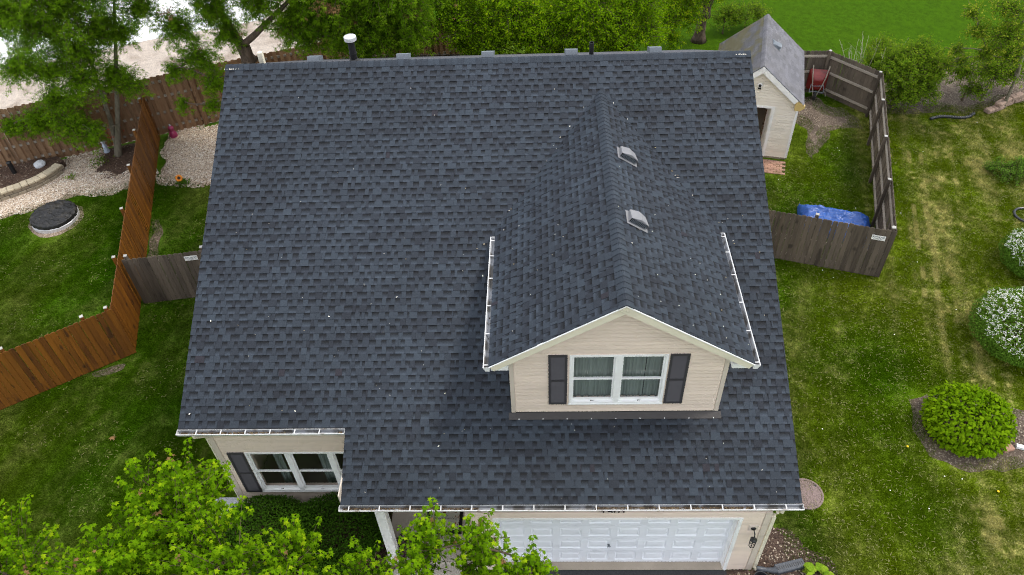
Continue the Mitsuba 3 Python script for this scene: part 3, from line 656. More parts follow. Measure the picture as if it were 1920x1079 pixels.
# ------------------------------------------------------------------ fences
def fence(name, label, P0, P1, h, mt, side, posts, bw=.14, gap=.005, z0=.03, rails=(.25, .95, 1.6), rail_mat='mat_grey_rail', shadow=False, cap=None, skip=None, group=None):
    """boards on the side `side` (+1: left of P0->P1) of the rails; posts on the other side; shadow: boards alternate"""
    rg = np.random.default_rng(int(abs(P0[0] * 100) + abs(P1[1] * 10))); k = thing(name, label, 'fence', group)
    P0, P1 = A([*P0, 0.]), A([*P1, 0.]); L = np.linalg.norm(P1 - P0); d = (P1 - P0) / L; n = A([-d[1], d[0], 0]) * side
    Q = np.stack([d, Z, np.cross(d, Z)])
    pitch = (bw + .105) if shadow else bw + gap
    def board(s, off, j):
        w = bw - .002; t = rg.random(); hh = h + rg.normal(0, .006); c = .028
        q = Polygon([(0, z0), (w, z0), (w, hh - c), (w - c, hh), (c, hh), (0, hh - c)]); m = trimesh.creation.extrude_polygon(q, .017, engine='earcut')
        v = m.vertices.copy(); v[:, 2] = v[:, 2] - .0085; v[:, 0] += rg.normal(0, .012) * (v[:, 1] / h) * .3
        tw = rg.normal(0, .012); v[:, 2] += tw * (v[:, 0] - w / 2) / w
        MB().add(P0 + d * s + n * (off + rg.normal(0, .0022)) + v @ Q, m.faces, (t, 0)).build('board', mt, k)
    s, j = .0, 0
    while s < L - .02:
        if not (skip and skip(s)): board(s, .032, j)
        if shadow and s + pitch / 2 < L: board(s + pitch / 2, -.032, j)
        s += pitch; j += 1
    for z in rails:
        m = MB(); u = 0
        cuts = [0] + [p for p in posts if 0 < p < L] + [L]
        for a, b in zip(cuts[:-1], cuts[1:]):
            m = MB(); m.obox(P0 + d * (a + b) / 2 + n * -.0 + Z * (z + rg.normal(0, .008)), [d, n, Z], ((b - a) / 2 - .004, .020, .044), (rg.random(), 0)); m.build('rail', rail_mat, k)
    for p in posts:
        o = 0 if shadow else -.068
        m = MB(); m.cham(P0 + d * p + n * o + Z * (h + .05) / 2, [d, n, Z], (.046, .046, (h + .05) / 2), .006, (rg.random(), 0)); pk = m.build('post', mt, k)
        if cap: MB().cham(P0 + d * p + n * o + Z * (h + .065), [d, n, Z], (.049, .049, .014), .008, (rg.random(), 0)).build('post_cap', cap, pk)
    return k
GW, GR = 'mat_grey_wood', 'mat_grey_rail'
FC = (9.41, 9.14)
fence('fence', 'weathered grey board fence across the right yard with a small white sign', (5.6, 10.36), FC, 1.83, GW, -1, [1.86, 3.95], cap='mat_white_wood')
fence('fence', 'weathered grey fence running back along the right lawn, its rails and posts facing the shed', FC, (11.83, 17.93), 1.83, GW, -1, [.05, 2.4, 4.8, 7.1, 9.05], cap='mat_white_wood', rails=(.28, .98, 1.62))
fence('fence', 'short diagonal grey fence section at the rear corner behind the wheelbarrow', (11.83, 17.93), (10.42, 19.65), 1.83, GW, -1, [2.17], cap='mat_white_wood', rails=(.28, .98, 1.62))
fence('fence', 'grey rear fence behind the shed and the house with its rails facing the yard', (10.42, 19.65), (-8.0, 20.3), 1.83, GW, -1, [2.6, 5.2, 7.6, 10, 12.4, 14.8, 17.2], rails=(.28, .98, 1.62))
BW = 'mat_brown_wood'
fence('fence', 'stained brown board fence running back between the two left yards', (-12.43, 6.45), (-15.62, 17.72), 1.83, BW, -1, [.03, 2.15, 4.5, 6.9, 9.1, 11.3], cap='mat_white_wood', rail_mat=BW)
fence('fence', 'stained brown board fence running forward to the left edge of the picture', (-17.2, 3.28), (-12.43, 6.45), 1.83, BW, -1, [1.1, 3.05, 5.05], cap='mat_white_wood', rail_mat=BW)
fence('fence', 'short dark grey fence with a small white sign between the brown fence and the house', (-12.86, 8.46), (-7.9, 9.24), 1.83, GW, -1, [.12, 2.28, 4.6], cap='mat_white_wood')
fence('fence', 'tall brown alternating board fence along the pale gravel lot', FENCE8[0], FENCE8[1], 2.44, 'mat_tan_wood', -1, [2.2, 4.6, 7., 9.4, 11.8, 14.2], shadow=True, z0=.06, rails=(.32, .95, 1.6, 2.2), rail_mat=GR)
fence('fence', 'tall brown alternating board fence behind the left end of the roof', FENCE8[1], FENCE8[2], 2.44, 'mat_tan_wood', -1, [2.2, 4.6, 7., 9.4], shadow=True, z0=.06, rails=(.32, .95, 1.6, 2.2), rail_mat=GR)

def fence_sign(P0, P1, s, z, label):
    k = thing('fence_sign', label, 'sign', 'white fence company signs')
    P0, P1 = A([*P0, 0.]), A([*P1, 0.]); d = unit(P1 - P0); n = A([d[1], -d[0], 0]); c = P0 + d * s + n * .062 + Z * z
    MB().cham(c, [d, n, Z], (.185, .003, .085), .002).build('plate', 'mat_sign_white', k)
    Q = np.stack([d, Z, n])
    t = meshkit.text_mesh('NORTHLAND', .056, .002, True); t.apply_translation(-t.bounds.mean(0)); v = t.vertices.copy(); v[:, 0] *= .33 / np.ptp(v[:, 0])
    MB().add(c + n * .004 + Z * .030 + v @ Q, t.faces).build('lettering', 'mat_sign_ink', k)
    a = np.linspace(-1, 1, 13); m = MB()
    arc = np.vstack([np.c_[a * .14, -.045 + .030 * (1 - a ** 2), a * 0], np.c_[a[::-1] * .14, -.048 + .018 * (1 - a[::-1] ** 2), a * 0]]); vv, ff = trimesh.creation.triangulate_polygon(Polygon(arc[:, :2]).buffer(0), engine='earcut')
    m.add(c + n * .0045 + np.c_[vv, vv[:, :1] * 0] @ Q, ff); m.obox(c + n * .0042 - Z * .062 + d * .03, [d, n, Z], (.07, .001, .005)); m.build('emblem', 'mat_sign_ink', k)
mat('sign_white', rgb=(.80, .80, .78), rough=.4); mat('sign_ink', rgb=(.09, .12, .16), rough=.5)
fence_sign((5.6, 10.36), FC, 3.63, 1.52, 'small white lettered sign at the right end of the right yard fence')
fence_sign((-12.86, 8.46), (-7.9, 9.24), 1.93, 1.62, 'small white lettered sign on the short grey fence left of the house')

# ------------------------------------------------------------------ shed
rs = np.random.default_rng(77)
SH = thing('shed', 'small beige garden shed with grey shingle roof, white rake boards and an open door', 'shed')
sa = .243; U = A([math.cos(sa), -math.sin(sa), 0]); B = A([math.sin(sa), math.cos(sa), 0]); SO = A([6.697, 15.371, 0]); SP = lambda r, b, z: SO + U * r + B * b + Z * z
shw, sL, sze, szr, swf, sbw = 1.525, 3.811, 2.342, 3.637, 1.412, .176
ssl = (szr - sze) / shw; sdn = math.hypot(1, ssl); LS = shw * sdn
Wr, Wl = (U - Z * ssl) / sdn, (-U - Z * ssl) / sdn; Mr, Ml = (U * ssl + Z) / sdn, (-U * ssl + Z) / sdn
m = MB()
for Wx, Mx in ((Wr, Mr), (Wl, Ml)): m.obox(SP(0, sL / 2, szr) + Wx * LS / 2 - Mx * .035, [B, Wx, Mx], (sL / 2, LS / 2, .03))
SR = m.build('roof', 'mat_felt', SH)
ir = shingle_field(SP(0, 0, szr), B, Wr, Mr, LS, lambda v: [(-.02, sL + .02)], rs, e=.14, tooth=False, wide=.30)
il = shingle_field(SP(0, 0, szr), B, Wl, Ml, LS, lambda v: [(-.02, sL + .02)], rs, e=.14, tooth=False, wide=.30)
m = MB()
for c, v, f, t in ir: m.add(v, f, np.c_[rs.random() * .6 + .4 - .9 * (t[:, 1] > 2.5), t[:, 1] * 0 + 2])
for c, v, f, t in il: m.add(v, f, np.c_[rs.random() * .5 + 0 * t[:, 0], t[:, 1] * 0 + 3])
m.build('shingles', 'mat_shed_shingle', SR, kind='stuff')
m0 = count
ridge_caps(SP(0, 0, szr), B, Wl, Wr, Ml, Mr, sL, .14, SR, rs, 'mat_shed_shingle', .16)
# front wall with gable and door opening
ztop = szr - .13
do0, do1, doh = -.62, .56, 2.02
gp = Polygon([(-swf, .1), (swf, .1), (swf, ztop - ssl * swf), (0, ztop), (-swf, ztop - ssl * swf)])
wo = SP(0, sbw, 0)
SW = MB().prism(gp.difference(sbox(do0, 0, do1, doh)), wo + B * .1, U, Z, .1).build('front_wall', 'mat_shed_siding', SH)
siding(SW, gp.intersection(sbox(-9, .1, swf - .075, 9)).difference(sbox(do0 - .08, 0, do1 + .08, doh + .08)), wo, U, Z, .10, ztop, .108, 'mat_shed_siding', lap=.018)
MB().obox(SP(swf - .04, sbw - .012, 1.1), [U, B, Z], (.042, .014, 1.0)).build('corner_board', 'mat_white_trim', SW)
for r_ in (-swf, swf): MB().obox(SP(r_ * .97, sL / 2 + .05, 1.15), [U, B, Z], (.04, sL / 2 - .22, 1.07)).build('side_wall', 'mat_shed_siding', SH)
MB().obox(SP(0, sL - .2, 1.15), [U, B, Z], (swf - .06, .04, 1.07)).build('rear_wall', 'mat_shed_siding', SH)
MB().obox(SP(0, sL / 2, .05), [U, B, Z], (swf - .02, sL / 2 - .2, .05)).build('floor_slab', 'mat_concrete', SH)
dt = MB()
for r_ in (do0 - .04, do1 + .04): dt.obox(SP(r_, sbw - .012, .1 + (doh - .1) / 2 + .02), [U, B, Z], (.042, .018, (doh - .02) / 2))
dt.obox(SP((do0 + do1) / 2, sbw - .013, doh + .04), [U, B, Z], ((do1 - do0) / 2 + .082, .018, .042)); dt.build('door_trim', 'mat_white_trim', SW)
for Wx, Mx, a in ((Wr, Mr, 1), (Wl, Ml, -1)):
    MB().obox(SP(0, -.012, szr) + Wx * (LS / 2 - .13) - Mx * .10, [Wx, B, Mx], (LS / 2 - .13, .012, .085)).build('rake_board', 'mat_white_trim', SR)
    MB().prism(Polygon([(-.16, -.22), (.02, -.22), (.155, -.10), (.155, -.03), (-.06, .13), (-.16, .13)]), SP(a * (swf + .0), .12, sze), U * a, Z, .13 * a).build('eave_return', 'mat_yellow_wood', SR)
ang = math.radians(84); dd = U * -math.cos(ang) + B * math.sin(ang); dnn = np.cross(Z, dd)
hg = SP(do1 - .01, sbw + .02, 0)
k = MB().obox(hg + dd * .40 + Z * 1.06, [dd, dnn, Z], (.40, .02, .93)).build('door', 'mat_white_trim', SH, label='white door standing open into the dark shed')
MB().obox(hg + dd * .76 + Z * 1.06, [dd, dnn, Z], (.055, .0225, .932)).build('bare_edge', 'mat_brown_wood', k)
MB().tube([hg + dd * .70 + Z * .98 + dnn * .02, hg + dd * .70 + Z * .98 + dnn * .07, hg + dd * .60 + Z * .98 + dnn * .075], .012, 8).build('handle', 'mat_black_metal', k)
c = SP(.0, sbw - .03, 2.86)
MB().lathe([(0, .03), (.07, .03), (.085, .02), (.085, 0)], c, 18, ax=np.stack([U, Z, -B])).build('light_base', 'mat_white_trim', SH)
MB().lathe([(0, .09), (.035, .09), (.05, .06), (.05, .03)], c, 16, ax=np.stack([U, Z, -B])).obox(c - Z * .11 - B * .03, [U, B, Z], (.05, .025, .02)).build('light_head', 'mat_black_metal', SH)
slant_vent(SP(0, 2.15, szr) + Wr * .34 + Mr * .012, B, Wr, Mr, .13, .30, .11, SH, 'mat_dark_vent')
# brick pad at the shed door
bk = key('brick_pad'); tag(bk, kind='structure')
scene[bk] = None; count[bk] = 1
m = MB().obox(SP(.62, -.32, -.02), [U, B, Z], (.78, .42, .022)); del scene[bk]; count['brick_pad'] = 0; bk = m.build('brick_pad', 'mat_bare_soil', kind='structure')
for i in range(7):
    for j in range(8):
        r0 = -.14 + j * .205 + (.1 if i % 2 else 0); b0 = -.70 + i * .112
        if r0 > 1.34: continue
        MB().cham(SP(r0, b0, .012 + rs.normal(0, .003)), [U, B, Z], (.096, .051, .022), .006, (rs.random(), 0)).build('brick', 'mat_brick', bk)

# ------------------------------------------------------------------ wheelbarrow, tarps
mat('red_paint', lambda p, n, uv: mix((.15, .011, .010), (.09, .014, .011), smoothstep(.5, .8, fbm(p.x * 9, p.y * 9, p.z * 9, 3))), rough=.4)
mat('rubber', rgb=(.02, .02, .02), rough=.8)
k = thing('wheelbarrow', 'red wheelbarrow standing on its nose against the rear grey fence', 'wheelbarrow')
wd = unit(A([.97, -.24, 0])); wn = A([wd[1], -wd[0], 0]); wn = wn if wn[1] < 0 else -wn; WO = A([10.13, 19.33, 0])
W = lambda a, b, z: WO + wd * a + wn * b + Z * z
def rr(w, h, z, dpt, r=.10, n=6):
    o = []
    for cx, cz, a0 in ((w - r, h - r, 0), (-w + r, h - r, 90), (-w + r, -h + r, 180), (w - r, -h + r, 270)):
        for t in np.linspace(0, 90, n): o.append(W(cx + r * math.cos(math.radians(a0 + t)), dpt, z + cz + r * math.sin(math.radians(a0 + t))))
    return o
L_ = [rr(.37, .44, .72, -.16), rr(.36, .43, .72, -.15), rr(.30, .33, .69, .04), rr(.23, .24, .67, .13), rr(.15, .16, .67, .155)]
m = MB(); q = len(L_[0]); m.add(sum(L_, []), [(i * q + j, i * q + (j + 1) % q, (i + 1) * q + (j + 1) % q, (i + 1) * q + j) for i in range(4) for j in range(q)]); m.add(L_[-1], [(0, i, i + 1) for i in range(1, q - 1)])
m.build('tray', 'mat_red_paint', k, True)
for a in (-1, 1):
    MB().tube([W(a * .05, .14, .16), W(a * .17, .18, .62), W(a * .24, .16, .98), W(a * .30, .05, 1.42)], .021, 7).build('handle', 'mat_grey_rail', k)
    MB().tube([W(a * .22, .17, .70), W(a * .26, .34, .48), W(a * .25, .30, .40), W(a * .17, .17, .34)], .012, 6).build('leg', 'mat_dark_vent', k)
MB().tube([W(-.25, .33, .46), W(.25, .33, .46)], .010, 6).tube([W(-.19, .2, .62), W(.19, .2, .66)], .012, 6).build('brace', 'mat_dark_vent', k)
g = np.linspace(0, 2 * np.pi, 25); MB().tube([W(0, .14 + .135 * math.cos(t), .19 + .135 * math.sin(t)) for t in g], .045, 10, caps=False).lathe([(0, -.03), (.07, -.03), (.1, -.02), (.1, .02), (.07, .03), (0, .03)], W(0, .14, .19), 16, ax=np.stack([wn, Z, wd])).build('wheel', 'mat_rubber', k)

def f_tarp(p, n, uv):
    w = noise(p.x * 300, p.y * 300); return mix((.012, .052, .25), (.032, .11, .38), uv.x) * (.85 + .3 * w)
mat('tarp', f_tarp, rough=.32, bump=lambda p, n, uv: fbm(p.x * 22, p.y * 22, p.z * 22, 3), bscale=.02)
def tarp(label, C4, hgt, seed, n=70):
    """sheet draped over low stuff inside the quadrilateral C4 (on the ground)"""
    C4 = [A([*c, 0.]) for c in C4]; u, v = np.meshgrid(np.linspace(0, 1, n), np.linspace(0, 1, n), indexing='ij')
    P = ((1 - u) * (1 - v))[..., None] * C4[0] + (u * (1 - v))[..., None] * C4[1] + (u * v)[..., None] * C4[2] + ((1 - u) * v)[..., None] * C4[3]
    e = np.minimum(np.minimum(u, 1 - u) * 2.6, np.minimum(v, 1 - v) * 1.2)
    lo = meshkit.fbm(np.stack([P[..., 0] * 1.4, P[..., 1] * 1.8, u * 0 + seed], -1), 3); q = np.stack([P[..., 0] * 2.6, P[..., 1] * 3.4, u * 0 + seed * 3], -1)
    rid = 1 - np.abs(2 * meshkit.fbm(q, 4) - 1); rid2 = 1 - np.abs(2 * meshkit.fbm(q * 2.3 + 7, 3) - 1)
    P[..., 2] = np.clip(np.minimum(1, e * 4) ** .6 * hgt * (.45 + .9 * lo), 0, None) + .075 * (rid ** 3 - .3) + .03 * rid2 ** 3 + .03
    P[..., :2] += .09 * (np.stack([meshkit.fbm(q * .6 + 31, 3), meshkit.fbm(q * .6 + 77, 3)], -1) - .5)
    P[..., 2] = np.maximum(P[..., 2], .012); P[[0, -1], :, 2] = .004; P[:, [0, -1], 2] = .004
    i, j = [x.ravel() for x in np.meshgrid(np.arange(n - 1), np.arange(n - 1), indexing='ij')]; f = np.stack([i * n + j, (i + 1) * n + j, (i + 1) * n + j + 1, i * n + j + 1], 1)
    t = np.stack([np.clip(meshkit.fbm(q * .4, 2), 0, 1).ravel(), u.ravel() * 0], 1)
    MB().add(P.reshape(-1, 3), f, t).build('tarp', 'mat_tarp', None, True, label=label, cat='tarp')
tarp('crumpled blue tarp on the grass behind the right yard fence', [(7.62, 11.35), (9.55, 10.35), (9.92, 11.62), (7.85, 12.5)], .46, 4)
tarp('small blue tarp glimpsed through leaves behind the roof ridge', [(-2.3, 18.3), (-.9, 18.4), (-.9, 19.4), (-2.2, 19.3)], .9, 9, 40)

# ------------------------------------------------------------------ left yard: fire pit, block wall, ornaments
def f_cover(p, n, uv): return mix((.010, .010, .011), (.028, .025, .022), smoothstep(.5, .8, fbm(p.x * 5, p.y * 5, 1, 3)))
mat('cover', f_cover, rough=.55)
k = thing('fire_pit', 'round fire pit under a wrinkled black cover with a silver rim', 'fire pit'); fc = A([-17.5, 12.62, 0])
MB().lathe([(.74, .0), (.775, .0), (.775, .125), (.765, .135), (.72, .135)], fc, 48).build('rim', 'mat_galv', k, 40)
n = 90; gg = np.linspace(0, 2 * np.pi, n, endpoint=False); rr_ = np.r_[np.linspace(0.01, .70, 26), [.735, .752, .758, .760, .758]]; zz = np.r_[.315 - .05 * np.linspace(0, 1, 26) ** 2, [.26, .235, .19, .155, .138]]
R_, G_ = np.meshgrid(rr_, gg, indexing='ij'); xx, yy = R_ * np.cos(G_), R_ * np.sin(G_); q = np.stack([xx * 4, yy * 4, xx * 0], -1)
rid = 1 - np.abs(2 * meshkit.fbm(q, 4) - 1); rid2 = 1 - np.abs(2 * meshkit.fbm(q * A([1, 2.6, 1]) + 9, 4) - 1); z_ = zz[:, None] + .055 * (rid ** 4 - .3) + .03 * rid2 ** 4; fold = 1 + (.014 * np.sin(G_ * 17 + 2 * np.sin(G_ * 3)) + .012 * np.sin(G_ * 31)) * (R_ > .69)
i, j = [x.ravel() for x in np.meshgrid(np.arange(len(rr_) - 1), np.arange(n), indexing='ij')]; j2 = (j + 1) % n
MB().add(np.stack([xx * fold, yy * fold, z_], -1).reshape(-1, 3) + fc, np.stack([i * n + j, (i + 1) * n + j, (i + 1) * n + j2, i * n + j2], 1)).build('fabric_cover', 'mat_cover', k, True)
fire_ring = wob(fc_ring := Point(-17.45, 12.55).buffer(.88), .25, 61)
sheet('pebble_ring', fire_ring, .007, 'mat_gravel_base')

k = thing('block_wall', 'low curved retaining wall of tan concrete blocks with pale cap stones', 'retaining wall')
path = LineString([(-22.2, 12.2), (-21, 12.95), (-20.02, 13.60), (-19.44, 13.98), (-18.9, 14.42), (-18.55, 14.95), (-18.35, 15.5)]); rb = np.random.default_rng(8)
def along(s): p = A(path.interpolate(s).coords[0]); q = A(path.interpolate(min(s + .02, path.length)).coords[0]); o = A(path.interpolate(max(s - .02, 0)).coords[0]); return p, unit(q - o)
for row in range(2):
    s = .06 if row else .2
    while s < path.length - .1:
        p, d = along(s); d3 = A([*d, 0]); n3 = A([-d[1], d[0], 0])
        MB().cham(A([*p, 0]) + n3 * (.11 + row * .015 + rb.normal(0, .006)) + Z * (.07 + row * .145), [d3, n3, Z], (.143, .10, .069), .018, (rb.random(), 0)).build('block', 'mat_block', k); s += .292
s = .1
while s < path.length:
    p, d = along(s); d3 = A([*d, 0]); n3 = A([-d[1], d[0], 0])
    MB().cham(A([*p, 0]) + n3 * .14 + Z * (.325 + rb.normal(0, .003)), [d3, n3, Z], (.108, .165, .036), .012, (rb.random(), 0)).build('cap_stone', 'mat_cap_block', k); s += .232
wall_mulch = Polygon([(-22.3, 12.5), (-21.1, 13.2), (-20.1, 13.85), (-19.5, 14.25), (-19.0, 14.6), (-18.75, 15.1), (-18.5, 15.75), (-18.9, 16.05), (-23, 14.3)])
MB().prism(wall_mulch, (0, 0, -.02), X, Y, .30).build('wall_mulch', 'mat_mulch', kind='structure')
# ornaments
k = thing('bollard_light', 'small black upright garden light in the mulch against the tall fence', 'garden light')
MB().cham((-20.0, 15.0, .52), np.eye(3), (.06, .06, .24), .01).build('housing', 'mat_black_metal', k); MB().lathe([(.09, .75), (.095, .765), (.05, .80), (0, .80)], (-20.0, 15.0, 0), 16).build('cap', 'mat_black_metal', k)
def rock(name, c, r, seed, bsdf, label, cat, sc=(1, 1, .6)):
    m = trimesh.creation.icosphere(3, 1.0); v = m.vertices; v = v * (1 + .35 * (meshkit.fbm(v * 1.6 + seed, 3)[:, None] - .5)) * r * A(sc)
    MB().add(v + A(c), m.faces, (.7, 0)).build(name, bsdf, None, True, label=label, cat=cat)
mat('pale_stone', f_conc((.50, .52, .55)), rough=.7)
rock('stone', (-19.25, 15.45, .34), .21, 4, 'mat_pale_stone', 'pale bluish boulder in the mulch behind the block wall', 'stone')
mat('pink_glaze', rgb=(.30, .03, .10), rough=.3); mat('blue_glaze', rgb=(.45, .52, .62), rough=.3); mat('red_glaze', rgb=(.45, .03, .02), rough=.5)
k = thing('garden_ornament', 'dark pink glazed garden ornament standing by the tall fence right of the brown fence', 'ornament')
MB().lathe([(0, 0), (.13, 0), (.16, .10), (.12, .22), (.07, .28), (.10, .34), (.11, .42), (.06, .49), (0, .50)], (-15.0, 17.6, 0), 20).build('body', 'mat_pink_glaze', k, 40)
MB().lathe([(0, .5), (.03, .5), (.025, .56), (0, .57)], (-15.0, 17.6, 0), 10).build('knob', 'mat_blue_glaze', k, 40)
k = thing('garden_ornament', 'pale blue and white figurine at the foot of the slim tree', 'ornament')
MB().lathe([(0, 0), (.10, 0), (.12, .05), (.07, .22), (.09, .30), (.05, .38), (0, .40)], (-17.3, 16.65, 0), 14).build('body', 'mat_blue_glaze', k, 40)
rock_ = trimesh.creation.icosphere(2, .075); MB().mesh(rock_, M=trimesh.transformations.translation_matrix((-17.3, 16.65, .45))).build('head', 'mat_pale_stone', k, True)

# ------------------------------------------------------------------ right yard and front: cover, edging, pipes, stones
k = thing('utility_cover', 'round brownish concrete utility cover in the grass beside the roof corner', 'manhole cover'); uc = A([5.47, 1.83, 0])
MB().lathe([(.0, .03), (.345, .03), (.355, .022), (.36, .022), (.365, .035), (.395, .038), (.41, .03), (.415, -.02)], uc, 48).build('lid', 'mat_cover_conc', k, 30)
m = MB()
for a, b, w, h in ((-.10, .16, .11, .012), (.0, -.16, .012, .12), (.20, .05, .045, .10), (.20, .05, .015, .14), (-.16, .04, .07, .012)): m.obox(uc + A([a, b, .032]), np.eye(3), (w, h, .005))
for i in range(14):
    for j in range(14):
        a, b = -.33 + i * .052, -.33 + j * .052
        if a * a + b * b < .11 and b < -.06: m.obox(uc + A([a, b, .031]), np.eye(3), (.011, .011, .004))
m.build('raised_pattern', 'mat_cover_conc', k); MB().obox(uc + A([.27, .20, .032]), unit(A([[1, -1, 0], [1, 1, 0], [0, 0, 1.]])), (.028, .014, .002)).build('pick_hole', 'mat_black_metal', k)

mat('black_plastic', rgb=(.020, .022, .027), rough=.35)
mat('grey_plastic', rgb=(.045, .052, .065), rough=.4)
k = thing('downspout_extension', 'black slotted downspout extension lying on the mulch beside the garage corner', 'downspout extension')
e0, e1 = A([4.34, -.06, .07]), A([4.99, .10, .06]); ed = unit(e1 - e0); en = A([-ed[1], ed[0], 0])
MB().cham((e0 + e1) / 2, [ed, en, unit(np.cross(ed, en))], (np.linalg.norm(e1 - e0) / 2, .105, .055), .014).build('slotted_box', 'mat_grey_plastic', k)
for t in np.linspace(.06, .92, 13): MB().obox(e0 + ed * (t * np.linalg.norm(e1 - e0)) + Z * .052, [ed, en, Z], (.009, .036, .006)).build('slot', 'mat_black_metal', k)
m = MB(); m.tube([(3.93, -.04, .09), (4.03, -.05, .08), (4.14, -.06, .07), (4.28, -.075, .07), (4.36, -.06, .07)], [.055, .062, .05, .07, .085], 12); m.build('elbow', 'mat_grey_plastic', k, 30)
k = thing('plant_pot', 'empty black plastic pot at the bottom edge near the garage corner', 'pot')
MB().lathe([(0, .02), (.11, .02), (.155, .28), (.165, .28), (.165, .30), (.150, .30), (.105, .03)], (3.93, -.36, 0), 28).build('shell', 'mat_black_plastic', k, 40); MB().lathe([(0, .10), (.12, .10)], (3.93, -.36, 0), 20).build('soil', 'mat_mulch', k)
MB().box((-8.62, 1.25, .0), (-8.05, 1.78, .035)).box((-8.62, 1.25, .03), (-8.57, 1.78, .08)).box((-8.1, 1.25, .03), (-8.05, 1.78, .08)).build('splash_block', 'mat_splash', None, label='grey concrete splash block at the left front corner of the house', cat='splash block')

MB().cham((10.62, 3.05, .045), unit(A([[1, .25, 0], [-.25, 1, 0], [0, 0, 1.]])), (.14, .10, .045), .012, (.6, 0)).build('brick', 'mat_brick', None, label='single red brick lying on the soil beside the round green shrub', cat='brick')
k = thing('drain_pipe', 'white drain pipe lying on the soil at the right edge', 'pipe')
pa, pb = A([10.86, 3.10, .05]), A([12.3, 2.55, .05]); pd = unit(pb - pa); pn = A([-pd[1], pd[0], 0])
prof = Polygon([(-.05, -.035), (.05, -.035), (.05, .035), (-.05, .035)]).difference(sbox(-.045, -.03, .045, .03)); mm = trimesh.creation.extrude_polygon(prof, float(np.linalg.norm(pb - pa)), engine='earcut')
MB().add(pa + mm.vertices @ np.stack([pn, Z, pd]), mm.faces, (.8, 0)).build('tube', 'mat_white_trim', k)
g = np.linspace(0, 2 * np.pi, 40)
MB().tube([(15.0 + .36 * math.cos(t), 11.85 + .36 * math.sin(t), .05) for t in g], .042, 8, caps=False).build('edging_ring', 'mat_black_plastic', None, label='black plastic ring on bare soil at the right edge', cat='edging')
m = MB(); t = np.linspace(0, 1, 60); pp = np.c_[14.0 + 1.7 * t, 17.55 + .28 * t ** 2 + .12 * np.sin(t * 6), .07 + .04 * (t > .93)]
m.tube(pp, .055 + .008 * np.sin(np.arange(60) * 2.2), 9); m.build('edging_pipe', 'mat_black_plastic', None, True, label='black corrugated pipe lying along the shrub bed', cat='pipe')
k = thing('stone_wall', 'low wall of reddish stones at the upper right edge of the lawn', 'retaining wall'); rw = np.random.default_rng(12)
pth = [(16.25, 17.95), (16.7, 18.15), (17.1, 18.45), (17.6, 18.7), (18.1, 18.9), (18.7, 19.1), (19.4, 19.25)]
mat('red_stone', f_conc((.27, .19, .15)), rough=.9, bump=lambda p, n, uv: fbm(p.x * 20, p.y * 20, p.z * 20), bscale=.02)
ls = LineString(pth)
for row in range(2):
    s = .1 + row * .5
    while s < ls.length:
        p = A(ls.interpolate(s).coords[0]); q = unit(A(ls.interpolate(min(s + .05, ls.length)).coords[0]) - A(ls.interpolate(s - .05).coords[0])); w = rw.uniform(.14, .22)
        MB().cham((*p, .09 + row * .17 + rw.normal(0, .01)), [A([*q, 0]), A([-q[1], q[0], 0]), Z], (w, .13, .085), .03, (rw.random(), 0)).build('stone', 'mat_red_stone', k); s += 2 * w + .01
# maple seeds and flecks on the roof
m = MB(); rd = np.random.default_rng(21)
def fleck(P, N, s, t):
    a = unit(np.cross(N, rd.normal(size=3))); b = np.cross(N, a); m.obox(P + N * .004, [a, b, N], (s, s * rd.uniform(.25, .7), .003), (t, 0))
for i in range(140):
    x, f = rd.uniform(xl + .1, xr - .1), rd.random() ** .55; v = f * Lm; y = yR - v / sn
    if y < y2 and x < xs: continue
    if dwy < y and abs(x - dx) < 2.3 and roofz(y) < dzR: continue
    fleck(A([x, y, roofz(y)]) + N0 * .017, N0, rd.uniform(.003, .010) if rd.random() < .88 else .018, rd.random())
for x0, y0, s in ((xl + .15, yR - .12, .2), (xr - .2, yR - .08, .2)):
    for i in range(14): fleck(A([x0 + rd.normal(0, s * .5), y0, roofz(y0)]) + N0 * .024, N0, rd.uniform(.005, .014), .1)
for i in range(36):
    y = rd.uniform(dyF + .1, 6); v = rd.random() * Ld; a = rd.random() < .6; fleck(DO + Y * (y - dyF) + (Vr if a else Vl) * v + (Nr if a else Nl) * .018, Nr if a else Nl, rd.uniform(.005, .013), rd.random())
for i in range(22):
    y = rd.uniform(4.9, 8.2); hw = (dzR - roofz(y)) / sd + rd.uniform(.0, .12); x = dx + (hw if rd.random() < .5 else -hw); fleck(A([x, y, roofz(y)]) + N0 * .02, N0, rd.uniform(.006, .015), rd.uniform(.3, 1))
m.build('seed_litter', 'mat_seed', None, label='pale maple seeds and flecks scattered over the roof', cat='litter', kind='stuff')
# ------------------------------------------------------------------ grass, pebbles and chips as repeated patches
def patch(name, bsdf, mesh):
    v, f, t = mesh; scene[name] = {'type': 'shapegroup', 'part': ply((v, f), bsdf, smooth=False, uv=t)}
def strew(name, group, poly, step, z, seed, label, cat, inset=.28, sc=(.85, 1.15)):
    r = np.random.default_rng(seed); a, b, c, d = poly.bounds; i = 0; good = poly.buffer(-inset)
    for x in np.arange(a, c + step, step):
        for y in np.arange(b, d + step, step):
            px, py = x + r.uniform(-.3, .3) * step, y + r.uniform(-.3, .3) * step
            if not good.contains(Point(px, py)): continue
            i += 1
            scene[f'{name}__{i:03d}'] = {'type': 'instance', 'shapegroup': {'type': 'ref', 'id': group}, 'to_world': T().translate([px, py, z]).rotate([0, 0, 1], r.uniform(0, 360)).scale(float(r.uniform(*sc)))}
    if i: tag(name, label, cat, None, 'stuff')
